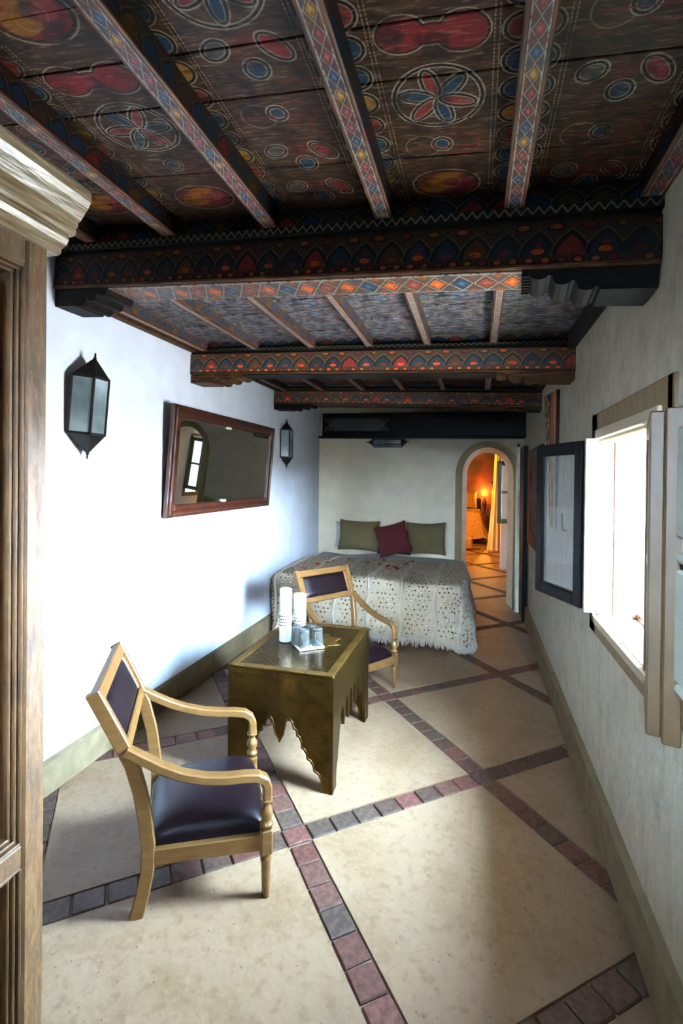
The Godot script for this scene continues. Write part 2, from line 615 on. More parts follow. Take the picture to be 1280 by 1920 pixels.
	M.arches = mat(Color(0.47, 0.43, 0.38), 0.55, 0, arch_paint(1008, 144, 84, Color(0.30, 0.22, 0.14), 1.0, 2).tex())
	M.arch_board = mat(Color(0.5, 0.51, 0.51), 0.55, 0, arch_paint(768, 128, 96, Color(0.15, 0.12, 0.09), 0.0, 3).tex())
	M.arches_lit = mat(Color(0.98, 0.88, 0.72), 0.5, 0, M.arches.albedo_texture)  # same print tinted brighter: window light on the two farther beams, put into colour
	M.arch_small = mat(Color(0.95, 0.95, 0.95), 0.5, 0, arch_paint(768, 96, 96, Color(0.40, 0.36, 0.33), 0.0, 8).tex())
	M.diamonds = mat(Color(0.76, 0.75, 0.74), 0.45, 0, diamond_paint(1024, 112, 11, Color(0.33, 0.24, 0.19), [ORANGE, Color(0.62, 0.2, 0.12), ORANGE, BLUE], 1, 0.5).tex())
	M.joist_low = mat(Color(0.88, 0.88, 0.90), 0.42, 0, diamond_paint(768, 48, 14, Color(0.26, 0.17, 0.12), [RED, YEL, BLUE, RED], 2, 0.35).tex())
	M.joist_pale = mat(Color(0.95, 0.95, 0.97), 0.45, 0, diamond_paint(768, 48, 20, Color(0.46, 0.36, 0.29), [Color(0.60, 0.42, 0.36), Color(0.62, 0.56, 0.44), Color(0.36, 0.42, 0.48)], 5, 0.9).tex())
	M.joist_bright = mat(Color(0.9, 0.9, 0.9), 0.5, 0, arch_paint(768, 80, 48, Color(0.36, 0.24, 0.17), 0.0, 6).tex())
	M.joist_side = mat(Color(0.44, 0.42, 0.40), 0.5, 0, arch_paint(768, 80, 64, Color(0.28, 0.16, 0.09), 0.0, 4).tex())
	var zz := Paint.new(256, 32, Color(0.10, 0.085, 0.07))
	for k in 16:
		zz.line(k * 16, 26, k * 16 + 8, 6, 3, CHALK.darkened(0.1), 0.5)
		zz.line(k * 16 + 8, 6, k * 16 + 16, 26, 3, CHALK.darkened(0.1), 0.5)
	M.zigzag = mat(Color(0.5, 0.5, 0.44), 0.55, 0, zz.tex())
	for q in [M.pale, M.arches, M.arch_board, M.joist_side, M.zigzag, M.dark_wood, M.beam_wood] + M.bays:
		q.metallic_specular = 0.22
	for q in [M.joist_low, M.diamonds, M.edge_wood]:
		q.metallic_specular = 0.4
	# cloth
	var bl := Paint.new(512, 512, Color(0.76, 0.70, 0.60))
	bl.wear(101, 0.03, 1, 1, 0.45, Color(0.68, 0.61, 0.51), 0.6)
	bl.wear(102, 0.12, 1.5, 0.5, 0.52, Color(0.84, 0.79, 0.70), 0.8)
	M.blanket = relief(tri(mat(Color(1, 1, 1), 0.95, 0, bl.tex()), Vector3(1.6, 1.6, 1.6)), noise_tex(22, 0.12, 512), 0.7)
	M.wool = relief(tri(mat(Color(0.80, 0.76, 0.69), 0.95), Vector3(8, 8, 8)), noise_tex(23, 0.1, 256), 0.6)
	M.sheet = mat(Color(0.74, 0.75, 0.73), 0.9)
	var wv := noise_tex(24, 0.2, 256, Color(0.80, 0.80, 0.80), Color.WHITE)
	M.green_cloth = tri(mat(Color(0.455, 0.41, 0.27), 0.95, 0, wv), Vector3(4, 4, 4))
	M.red_cloth = tri(mat(Color(0.33, 0.035, 0.06), 0.9, 0, wv), Vector3(4, 4, 4))
	M.blue_cloth = tri(mat(Color(0.16, 0.23, 0.32), 0.9, 0, noise_tex(25, 0.15, 256, Color(0.3, 0.35, 0.4), Color.WHITE)), Vector3(6, 6, 6))
	M.petal = mat(Color(0.66, 0.19, 0.04), 0.7)
	M.sequin = mat(Color(0.62, 0.55, 0.47), 0.12, 1.0)
	# metal and glass
	M.iron = relief(tri(mat(Color(0.15, 0.135, 0.12), 0.45, 0.6, noise_tex(26, 0.05, 256, Color(0.6, 0.6, 0.6), Color.WHITE)), Vector3(5, 5, 5), false), noise_tex(27, 0.08, 256), 0.15)
	M.frost = mat(Color(0.60, 0.66, 0.67), 0.2, 0, noise_tex(28, 0.01, 256, Color(0.66, 0.68, 0.68), Color.WHITE))
	M.mirror = mat(Color(0.88, 0.89, 0.86), 0.015, 1.0)
	M.glass = mat(Color(0.93, 0.97, 0.96, 0.03), 0.02)
	M.glass.refraction_enabled = true
	M.glass.refraction_scale = 0.05
	M.pane = mat(Color(0.9, 0.96, 0.95, 0.12), 0.03)
	M.pane.transparency = BaseMaterial3D.TRANSPARENCY_ALPHA
	M.frame_red = relief(tri(mat(Color(0.33, 0.165, 0.10), 0.32, 0, noise_tex(29, 0.03, 256, Color(0.42, 0.38, 0.36), Color.WHITE)), Vector3(4, 0.8, 4)), noise_tex(17, 0.05, 256), 0.12)
	M.black_wood = tri(mat(Color(0.055, 0.05, 0.045), 0.4, 0, noise_tex(30, 0.03, 256, Color(0.5, 0.48, 0.45), Color.WHITE)), Vector3(4, 0.8, 4))
	M.black_wood.metallic_specular = 0.2
	M.carving = mat(Color(0.19, 0.105, 0.075), 0.6)
	M.beige = tri(mat(Color(0.56, 0.485, 0.36), 0.5, 0, noise_tex(31, 0.02, 256, Color(0.88, 0.87, 0.85), Color.WHITE)), Vector3(3, 1, 3))
	M.tan = tri(mat(Color(0.34, 0.255, 0.135), 0.5, 0, noise_tex(31, 0.02, 256, Color(0.86, 0.85, 0.83), Color.WHITE)), Vector3(3, 1, 3))
	M.paint_white = mat(Color(0.74, 0.77, 0.71), 0.45)
	M.porcelain = mat(Color(0.86, 0.87, 0.86), 0.25)
	M.paper = mat(Color(0.9, 0.91, 0.9), 0.7)
	M.sage = mat(Color(0.36, 0.37, 0.24), 0.5)
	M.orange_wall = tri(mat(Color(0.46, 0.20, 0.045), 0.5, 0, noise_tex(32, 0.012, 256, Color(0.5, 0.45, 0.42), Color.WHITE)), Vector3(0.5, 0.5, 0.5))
	M.ochre_cloth = relief(tri(mat(Color(0.85, 0.66, 0.36), 0.9, 0, noise_tex(33, 0.05, 256, Color(0.7, 0.66, 0.6), Color.WHITE)), Vector3(1.5, 1.5, 1.5)), noise_tex(23, 0.1, 256), 1.0)
	M.veil = mat(Color(0.88, 0.84, 0.76), 0.9)
	M.veil.backlight_enabled = true
	M.veil.backlight = Color(0.4, 0.38, 0.33)


# ------------------------------------------------------------------ camera and light
func camera_and_light() -> void:
	var cam := Camera3D.new()
	cam.name = "camera"
	add_child(cam)
	cam.position = V(0, 1.6, 0)
	cam.rotation = Vector3(-0.00633, deg_to_rad(15.3), 0.01063)
	cam.projection = Camera3D.PROJECTION_FRUSTUM
	cam.keep_aspect = Camera3D.KEEP_HEIGHT
	cam.near = 0.05
	cam.far = 100.0
	cam.size = 0.05 * 1920.0 / 920.0
	cam.frustum_offset = Vector2(0, -0.05 * (960.0 - 901.8) / 920.0)
	cam.current = true
	var sky_m := ProceduralSkyMaterial.new()
	sky_m.sky_top_color = Color(0.77, 0.94, 1.11)
	sky_m.sky_horizon_color = Color(1.02, 1.12, 1.22)
	sky_m.sky_curve = 0.22
	sky_m.ground_horizon_color = Color(0.53, 0.555, 0.58)
	sky_m.ground_bottom_color = Color(0.42, 0.435, 0.45)
	var sky := Sky.new()
	sky.sky_material = sky_m
	var env := Environment.new()
	env.background_mode = Environment.BG_SKY
	env.sky = sky
	env.background_energy_multiplier = 330.0
	env.tonemap_mode = Environment.TONE_MAPPER_LINEAR
	env.tonemap_exposure = 1.55
	env.sdfgi_enabled = true
	env.ssao_enabled = true
	env.ssil_enabled = true
	var we := WorldEnvironment.new()
	we.name = "surroundings"
	we.environment = env
	add_child(we)


func _ready() -> void:
	rng.seed = 11
	camera_and_light()
	make_materials()
	build_shell()
	build_floor()
	build_ceiling()
	build_beams()
	build_window()
	build_passage()
	build_bed()
	build_armoire()
	build_table()
	build_chairs()
	build_wall_things()
	build_table_things()
	build_far_room()


# ------------------------------------------------------------------ the shell
func arch_path(h: float, top: float, foot := -0.1, cx := 0.1425, spring := 1.64) -> PackedVector2Array:
	var p := PackedVector2Array([Vector2(cx - h, foot)])
	for k in 25:
		var a := PI * (1.0 - k / 24.0)
		p.append(Vector2(cx + h * cos(a), spring + (top - spring) * pow(sin(a), 0.92)))
	p.append(Vector2(cx + h, foot))
	return p

func build_shell() -> void:
	var b := MB.new()
	b.bx(V(UL - 0.35, -0.15, WB - 0.35), V(UL, 3.15, 6.7))
	struct("wall_left", b, M.white)
	b = MB.new()
	var T := UR + 0.40
	b.bx(V(UR, -0.15, WB - 0.35), V(T, 3.15, 1.70))
	b.bx(V(UR, -0.15, 2.60), V(T, 3.15, 6.4))
	b.bx(V(UR, -0.15, 1.70), V(T, 0.95, 2.60))
	b.bx(V(UR, 1.85, 1.70), V(T, 3.15, 2.60))
	struct("wall_right", b, M.wallr)
	b = MB.new()
	# unseen slot window added high behind the viewer as fill light, its sill and head sloping down into the room
	var wo := WB - 0.8
	b.bx(V(UL - 0.35, -0.15, wo), V(-1.05, 3.15, WB))
	b.bx(V(0.42, -0.15, wo), V(T, 3.15, WB))
	b.prism(PackedVector2Array([Vector2(WB, -0.15), Vector2(WB, 1.92), Vector2(wo, 2.14), Vector2(wo, -0.15)]), V(-1.05, 0, 0), Vector3.FORWARD, Vector3.UP, V(1.47, 0, 0))
	b.prism(PackedVector2Array([Vector2(WB, 2.14), Vector2(WB, 3.15), Vector2(wo, 3.15), Vector2(wo, 2.36)]), V(-1.05, 0, 0), Vector3.FORWARD, Vector3.UP, V(1.47, 0, 0))
	struct("wall_back", b, M.white)
	# far wall with its arched doorway
	b = MB.new()
	var front := arch_path(0.3075, 2.0)
	var back := arch_path(0.255, 1.95)
	for side in 2:
		var poly := PackedVector2Array([Vector2(UL - 0.35, -0.1)])
		poly.append_array(back if side else front)
		poly.append_array(PackedVector2Array([Vector2(T, -0.1), Vector2(T, 3.15), Vector2(UL - 0.35, 3.15)]))
		var tr := Geometry2D.triangulate_polygon(poly)
		var w := 6.7 if side else WF
		for k in range(0, tr.size(), 3):
			b.face([V(poly[tr[k]].x, poly[tr[k]].y, w), V(poly[tr[k + 1]].x, poly[tr[k + 1]].y, w), V(poly[tr[k + 2]].x, poly[tr[k + 2]].y, w)], V(0, 0, 1.0 if side else -1.0))
	for k in front.size() - 1:
		var m := (front[k] + front[k + 1]) * 0.5
		b.face([V(front[k].x, front[k].y, WF), V(front[k + 1].x, front[k + 1].y, WF), V(back[k + 1].x, back[k + 1].y, 6.7), V(back[k].x, back[k].y, 6.7)], V(0.1425 - m.x, 1.3 - m.y, 0))
	struct("wall_far", b, M.wallf)
	# painted band round the doorway
	var outer := arch_path(0.392, 2.078, 0.0)
	var inner := arch_path(0.3075, 2.0, 0.0)
	b = MB.new()
	for k in outer.size() - 1:
		var o := V(0, 0, WF - 0.014)
		var d := V(0, 0, 0.014)
		var q := [o + V(outer[k].x, outer[k].y, 0), o + V(outer[k + 1].x, outer[k + 1].y, 0), o + V(inner[k + 1].x, inner[k + 1].y, 0), o + V(inner[k].x, inner[k].y, 0)]
		b.face(q, V(0, 0, -1))
		b.face([q[0], q[1], q[1] + d, q[0] + d], q[0] - q[3])
		b.face([q[3], q[2], q[2] + d, q[3] + d], q[3] - q[0])
	struct("trim_1", b, M.olive)
	# skirting
	b = MB.new()
	var sk := PackedVector2Array([Vector2(0, 0), Vector2(0.032, 0), Vector2(0.026, 0.155), Vector2(0, 0.165)])
	b.prism(sk, V(UL, 0, WB), Vector3.RIGHT, Vector3.UP, V(0, 0, WF - WB))
	struct("baseboard_left", b, M.base)
	b = MB.new()
	var sk2 := PackedVector2Array([Vector2(0, 0), Vector2(-0.036, 0), Vector2(-0.03, 0.178), Vector2(0, 0.19)])
	b.prism(sk2, V(UR, 0, WB), Vector3.RIGHT, Vector3.UP, V(0, 0, WF - WB))
	struct("baseboard_right", b, M.base)
	b = MB.new()
	b.bx(V(UL, 0, WF - 0.03), V(-0.26, 0.165, WF))
	struct("baseboard_far", b, M.base)


# ------------------------------------------------------------------ floor: cement panels framed by diagonal strips of tiles
func build_floor() -> void:
	var b := MB.new()
	b.bx(V(UL - 0.35, -0.15, WB - 0.35), V(UR + 0.40, -0.010, 15.2))
	var floor_o := struct("floor", b, M.mortar)
	var o := Vector2(-0.756, 2.061)
	var e1 := Vector2(0.764, 0.645)
	var e2 := Vector2(-0.633, 0.774)
	var s1 := 1.061
	var s2 := 1.041
	var rooms := []
	for r in [[UL - 0.02, WB, UR + 0.02, 6.7], [-0.8, 6.7, UR + 0.02, 9.3], [-2.1, 9.3, 0.95, 14.9]]:
		rooms.append(PackedVector2Array([Vector2(r[0], r[1]), Vector2(r[2], r[1]), Vector2(r[2], r[3]), Vector2(r[0], r[3])]))
	var i1 := 0.0560 / s1
	var i2 := 0.0560 / s2
	for i in range(-6, 14):
		for j in range(-6, 14):
			var cell := PackedVector2Array()
			for q in [[i1, i2], [1 - i1, i2], [1 - i1, 1 - i2], [i1, 1 - i2]]:
				cell.append(o + e1 * s1 * (i + q[0]) + e2 * s2 * (j + q[1]))
			for room in rooms:
				for poly in Geometry2D.intersect_polygons(cell, room):
					var m := MB.new()
					m.prism(poly, V(0, -0.02, 0), Vector3.RIGHT, Vector3.FORWARD, Vector3.UP * 0.02)
					put("cement_slab", m, M.cement, floor_o)
	# tiles
	var meshes := []
	for k in 4:
		var m := MB.new()
		m.box(Vector3.ZERO, Vector3(0.1125 - 0.0015 * k, 0.022, 0.1005 - 0.001 * (k % 3)), Basis.IDENTITY, 0.004 + 0.001 * (k % 2))
		meshes.append(m.mesh())
	rng.seed = 21
	var far := MB.new()
	for line in 2:
		var d := e1 if line == 0 else e2
		var pd := s1 / 9.0 if line == 0 else s2 / 9.0
		for k in range(-7, 14):
			var start := o + (e2 * s2 * k if line == 0 else e1 * s1 * k)
			for n in range(-54, 126):
				if line == 1 and posmod(n, 9) == 0:
					continue
				var c := start + d * pd * n
				if c.y < 0.85 or c.y > 14.6 or c.x < UL - 0.03 or c.x > UR + 0.02:
					continue
				if c.x < -0.25 and c.y > 4.85 and c.y < 9.3:
					continue
				# what lies outside the picture at the near corners and beside the armoire
				if c.y < 1.15 and (c.x < -1.05 or c.x > 0.3):
					continue
				var at := V(c.x, -0.0105 + rng.randf_range(-0.001, 0.0012), c.y)
				var bs := Basis(Vector3.UP, atan2(d.y, d.x) + rng.randf_range(-0.03, 0.03))
				var kind := rng.randi() % 4
				var col := rng.randi() % 7
				if c.y > 6.5:
					far.box(at, Vector3(0.111, 0.022, 0.099), bs, 0.003)
				else:
					share("tile", meshes[kind], M.tiles[col], floor_o, Transform3D(bs, at))
	put("tile", far, M.tiles[1], floor_o, true)


# ------------------------------------------------------------------ ceiling
func B1(u: float) -> float:
	return 2.54 - 0.088 * (u - UL)

func W1(u: float) -> float:
	return 2.02 - 0.076 * (u - UL)

func Y2(u: float) -> float:
	return 2.525 - 0.033 * (u - UL)

func remap_uv(b: MB, from: int, f: Callable) -> void:
	for k in range(from, b.v.size()):
		b.t[k] = f.call(b.v[k], b.n[k])

func build_ceiling() -> void:
	var b := MB.new()
	b.bx(V(UL - 0.35, 2.95, WB - 0.35), V(UR + 0.40, 3.15, 6.7))
	var ceil_o := struct("ceiling", b, M.dark_wood)
	# bay over the viewer: boards across, joists along
	var ju := [-2.05, -1.82, -1.36, -0.845, -0.355, 0.12, 0.565]
	var tilt := Basis(Vector3(1, -0.088, 0).normalized(), Vector3(0.088, 1, 0).normalized(), Vector3.BACK)
	for k in 6:
		var u0: float = ju[k]
		var u1: float = ju[k + 1]
		var uc := (u0 + u1) * 0.5
		for q in 8:
			var w1 := 2.0 - 0.168 * q
			var m := MB.new()
			m.box(V(uc, B1(uc) + 0.312 + 0.002 * ((q * 7 + k * 3) % 3), w1 - 0.084), Vector3(u1 - u0, 0.02, 0.1655), tilt, 0.002)
			remap_uv(m, 0, func(p, _n): return Vector2((p.x - u0) / (u1 - u0), (2.0 + p.z) / 1.2))
			put("board", m, M.bays[(k * 2 + 1) % 5], ceil_o)
		# the boards go on behind the viewer
		var m2 := MB.new()
		m2.box(V(uc, B1(uc) + 0.314, (0.65 + WB) * 0.5), Vector3(u1 - u0, 0.02, 0.65 - WB), tilt)
		remap_uv(m2, 0, func(p, _n): return Vector2((p.x - u0) / (u1 - u0), (2.0 + p.z) / 1.2))
		put("board", m2, M.bays[(k * 2 + 1) % 5], ceil_o)
	for k in 7:
		var u: float = ju[k]
		if k == 0:
			continue
		if k == 6:
			u = UR - 0.032
		joist(ceil_o, u, WB, W1(u) - 0.005, B1(u) + 0.212, B1(u) + 0.212, 0.092, 0.062, tilt)
	# middle bay
	var j2 := [-2.0, -1.947, -1.534, -1.106, -0.701, -0.315, 0.096, 0.53]
	var tilt2 := Basis(Vector3(1, -0.033, 0).normalized(), Vector3(0.033, 1, 0).normalized(), Vector3.BACK)
	for k in 7:
		var u0: float = UL if k == 0 else j2[k]
		var u1: float = UR if k == 6 else j2[k + 1]
		var uc := (u0 + u1) * 0.5
		for q in 6:
			var w1 := 3.26 - 0.19 * q
			var m := MB.new()
			m.box(V(uc, Y2(uc) + 0.082 + 0.002 * ((q * 5 + k) % 3), w1 - 0.095), Vector3(u1 - u0, 0.02, 0.184), tilt2, 0.003)
			remap_uv(m, 0, func(p, _n): return Vector2((p.x - u0) / (u1 - u0), (3.3 + p.z) / 1.15))
			put("board", m, M.pale, ceil_o)
		if k > 0:
			joist(ceil_o, j2[k], 2.15, 3.25, Y2(j2[k]) + 0.004, Y2(j2[k]) + 0.004, 0.072, 0.046, tilt2, true)
		# third bay
		for q in 4:
			var m := MB.new()
			m.box(V(uc, Y2(uc) + 0.06, 4.83 - 0.35 * q - 0.175), Vector3(u1 - u0, 0.02, 0.342), tilt2, 0.003)
			remap_uv(m, 0, func(p, _n): return Vector2((p.x - u0) / (u1 - u0), (4.83 + p.z) / 1.4))
			put("board", m, M.bays[(k + 2) % 5], ceil_o)
		if k > 0:
			joist(ceil_o, j2[k], 3.44, 4.82, Y2(j2[k]) - 0.015, Y2(j2[k]) - 0.015, 0.06, 0.05, tilt2)
	var last := MB.new()
	last.box(V((UL + UR) * 0.5, 2.53, 5.7), Vector3(UR - UL, 0.03, 1.42), tilt2)
	put("board", last, M.dark_wood, ceil_o)
	# wall plates
	var plates := [[UL, UL + 0.055, 2.15, 3.25, 0.0], [UR - 0.045, UR, 2.0, 3.25, -0.04], [UL, UL + 0.05, 3.44, 4.82, -0.01], [UR - 0.05, UR, 3.44, 4.82, -0.03]]
	for k in 4:
		var q: Array = plates[k]
		var m := MB.new()
		var y := Y2(q[0]) + float(q[4])
		m.bx(V(q[0], y, q[2]), V(q[1], y + 0.10, q[3]), 0.006)
		struct("trim_%d" % (k + 2), m, M.beam_wood if k == 0 else M.dark_wood)

func joist(parent: Node, u: float, w0: float, w1: float, y0: float, y1: float, hgt: float, wid: float, tl: Basis, pale := false) -> void:
	var m := MB.new()
	var c := V(u, (y0 + y1) * 0.5 + hgt * 0.5 + 0.008, (w0 + w1) * 0.5)
	m.box(c, Vector3(wid, hgt, w1 - w0), tl, 0.003)
	var yb := c.y - hgt * 0.5
	remap_uv(m, 0, func(p, _n): return Vector2(p.z / 0.9, 1.0 - (p.y - yb) / hgt))
	var j := put("joist", m, M.joist_bright if pale else M.joist_side, parent)
	m = MB.new()
	for s in [-1.0, 1.0]:
		m.box(V(u, (y0 + y1) * 0.5 + 0.007, (w0 + w1) * 0.5) + tl.x * s * (wid * 0.5 - 0.004), Vector3(0.014, 0.014, w1 - w0), tl, 0.004)
	put("edge_bead", m, M.edge_wood, j)
	m = MB.new()
	m.box(V(u, (y0 + y1) * 0.5 + 0.007, (w0 + w1) * 0.5), Vector3(wid - 0.018, 0.01, w1 - w0), tl)
	remap_uv(m, 0, func(p, _n): return Vector2(p.z / 0.85, (p.x - u) / (wid - 0.018) + 0.5))
	put("painted_strip", m, M.joist_pale if pale else M.joist_low, j)

func corbel_profile(l: float, h: float, steps: int) -> PackedVector2Array:
	# x = 0 at the wall, l at the tip; y = 0 under the beam
	var p := PackedVector2Array([Vector2(0, 0.002), Vector2(0, -h)])
	var x := l * 0.42
	p.append(Vector2(x, -h))
	for k in steps:
		var d := (l - l * 0.42) / steps
		var y := -h * (1.0 - float(k + 1) / (steps + 0.6))
		p.append(Vector2(x + d * 0.08, y - h * 0.10))
		for q in 5:
			var a := PI * q / 4.0
			p.append(Vector2(x + d * (0.2 + 0.36 * (1.0 - cos(a))), y - h * 0.13 - sin(a) * h * 0.17))
		p.append(Vector2(x + d * 0.97, y))
		x += d
	p.append(Vector2(l, 0.002))
	return p

func beam(label: String, at: Vector3, e: Vector3, length: float, hgt: float, depth: float, arch_m: float, lc: Array, rc: Array, soffit: Material, upper: bool) -> void:
	var t := thing("ceiling_beam", label, "beam", at)
	var x := e.normalized()
	var z := x.cross(Vector3.UP).normalized()
	t.basis = Basis(x, z.cross(x), z)
	var b := MB.new()
	b.bx(Vector3(0, 0, -depth), Vector3(length, hgt + 0.04, 0), 0.006)
	put("body", b, M.dark_wood, t)
	b = MB.new()
	b.bx(Vector3(0, 0.016, 0), Vector3(length, hgt * 0.90, 0.008))
	remap_uv(b, 0, func(p, _n): return Vector2(p.x / (arch_m * 12.0), 1.0 - (p.y - 0.016) / (hgt * 0.9 - 0.016)))
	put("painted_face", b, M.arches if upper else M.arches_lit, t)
	b = MB.new()
	b.bx(Vector3(0, 0.0, -0.006), Vector3(length, 0.016, 0.014), 0.005)
	put("bead_moulding", b, M.beam_wood, t)
	b = MB.new()
	b.bx(Vector3(0, -0.005, -depth + 0.012), Vector3(length, 0.003, -0.008), 0.002)
	remap_uv(b, 0, func(p, _n): return Vector2(p.x / 1.03, -p.z / depth))
	put("soffit_board", b, soffit, t)
	b = MB.new()
	b.bx(Vector3(0, hgt, -0.03), Vector3(length, hgt + (0.038 if upper else 0.022), 0.022), 0.003)
	remap_uv(b, 0, func(p, _n): return Vector2(p.x / 0.6, 1.0 - (p.y - hgt) / (0.038 if upper else 0.022)))
	put("zigzag_strip", b, M.zigzag, t)
	b = MB.new()
	var h2 := 0.105 if upper else 0.065
	b.box(Vector3(length * 0.5, hgt + 0.03 + h2 * 0.5, -0.035), Vector3(length, h2, 0.012), Basis(Vector3.RIGHT, -0.12 if upper else 0.0))
	remap_uv(b, 0, func(p, _n): return Vector2(p.x / 0.88, 1.0 - (p.y - hgt - 0.03) / h2))
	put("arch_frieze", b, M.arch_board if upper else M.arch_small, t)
	for s in 2:
		var q: Array = rc if s else lc
		b = MB.new()
		b.prism(corbel_profile(q[0], q[1], q[2]), Vector3(length if s else 0.0, 0, -depth + 0.01), Vector3.LEFT if s else Vector3.RIGHT, Vector3.UP, Vector3(0, 0, depth - 0.012))
		put("corbel", b, M.beam_wood if label.contains("middle") else M.dark_wood, t)
		if q.size() > 3:
			b = MB.new()
			for k in 7:
				b.box(Vector3(length - q[0] - 0.012, -0.012, -depth + 0.02 + k * 0.028), Vector3(0.026, 0.03, 0.013), Basis.IDENTITY, 0.002)
			put("dentil", b, M.dark_wood, t, true)

func build_beams() -> void:
	beam("thick painted ceiling beam nearest the viewer, with orange diamonds on its underside", V(UL, B1(UL), W1(UL)), Vector3(1, -0.088, 0.076), 2.66, 0.175, 0.19, 0.106, [0.34, 0.085, 3], [0.40, 0.075, 3, 1], M.diamonds, true)
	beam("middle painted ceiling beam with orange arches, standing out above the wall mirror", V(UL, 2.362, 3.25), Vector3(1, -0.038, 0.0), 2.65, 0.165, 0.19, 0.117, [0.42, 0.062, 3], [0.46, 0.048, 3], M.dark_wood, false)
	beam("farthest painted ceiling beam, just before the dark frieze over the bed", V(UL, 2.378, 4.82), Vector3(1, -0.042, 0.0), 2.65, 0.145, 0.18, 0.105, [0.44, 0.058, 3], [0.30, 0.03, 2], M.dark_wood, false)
	# dark frieze over the far wall with a pierced grille
	var t := thing("dark_frieze", "near-black wooden frieze boxed in above the bed on the far wall", "frieze", V(UL, 2.15, 6.27))
	t.basis = Basis(Vector3(1, -0.013, 0).normalized(), Vector3(0.013, 1, 0).normalized(), Vector3.BACK)
	var b := MB.new()
	b.bx(Vector3(0.08, 0, -0.13), Vector3(0.10, 0.31, 0), 0.004)
	b.bx(Vector3(0.10, 0, -0.13), Vector3(1.02, 0.055, 0), 0.004)
	b.bx(Vector3(0.10, 0.255, -0.13), Vector3(1.02, 0.31, 0), 0.004)
	b.bx(Vector3(1.02, 0, -0.13), Vector3(2.645, 0.31, 0), 0.004)
	b.bx(Vector3(0.08, 0, -0.13), Vector3(1.02, 0.31, -0.09))
	put("casing", b, M.black_wood, t)
	b = MB.new()
	b.bx(Vector3(0.03, -0.018, -0.13), Vector3(2.64, 0.006, 0.02), 0.006)
	put("lower_moulding", b, M.black_wood, t)
	b = MB.new()
	for k in range(-6, 32):
		for s in [-1.0, 1.0]:
			var x0 := 0.10 + k * 0.036
			var pa := Vector3(x0, 0.075, -0.008 if s > 0 else -0.013)
			var pb := Vector3(x0 + 0.165, 0.24, pa.z)
			if s < 0:
				pa.x = x0 + 0.165
				pb.x = x0
			if minf(pa.x, pb.x) < 0.10 or maxf(pa.x, pb.x) > 1.02:
				continue
			b.bar([pa, pb], 0.004, 0.003, Vector3(s, -1, 0).normalized(), 0.001)
	put("lattice", b, mat(Color(0.34, 0.34, 0.33), 0.45), t, true)


# ------------------------------------------------------------------ the open window in the right wall
func casement(parent: Node, called: String, hinge: Vector3, dir: Vector3, width: float, hgt: float, thick: float, frame: Material, bars: int, stile := 0.062) -> MeshInstance3D:
	var n := dir.cross(Vector3.UP).normalized()
	var bs := Basis(dir, Vector3.UP, n * -1.0)
	if bs.determinant() < 0:
		bs = Basis(dir, Vector3.UP, n)
	var b := MB.new()
	for s in [stile * 0.5, width - stile * 0.5]:
		b.box(hinge + dir * s + Vector3.UP * hgt * 0.5, Vector3(stile, hgt, thick), bs, 0.005)
	for y in [stile * 0.55, hgt - stile * 0.55]:
		b.box(hinge + dir * width * 0.5 + Vector3.UP * y, Vector3(width - stile * 1.9, stile * 1.1, thick * 0.96), bs, 0.005)
	for k in bars:
		b.box(hinge + dir * width * 0.5 + Vector3.UP * hgt * (k + 1.0) / (bars + 1.0), Vector3(width - stile * 1.9, stile * 0.6, thick * 0.8), bs, 0.004)
	var leaf := put(called, b, frame, parent)
	for k in bars + 1:
		b = MB.new()
		var h0 := (hgt - stile * 2.0) / (bars + 1)
		b.box(hinge + dir * width * 0.5 + Vector3.UP * (stile + h0 * (k + 0.5)), Vector3(width - stile * 1.9, h0, 0.004), bs)
		put("pane", b, M.pane, leaf)
	return leaf

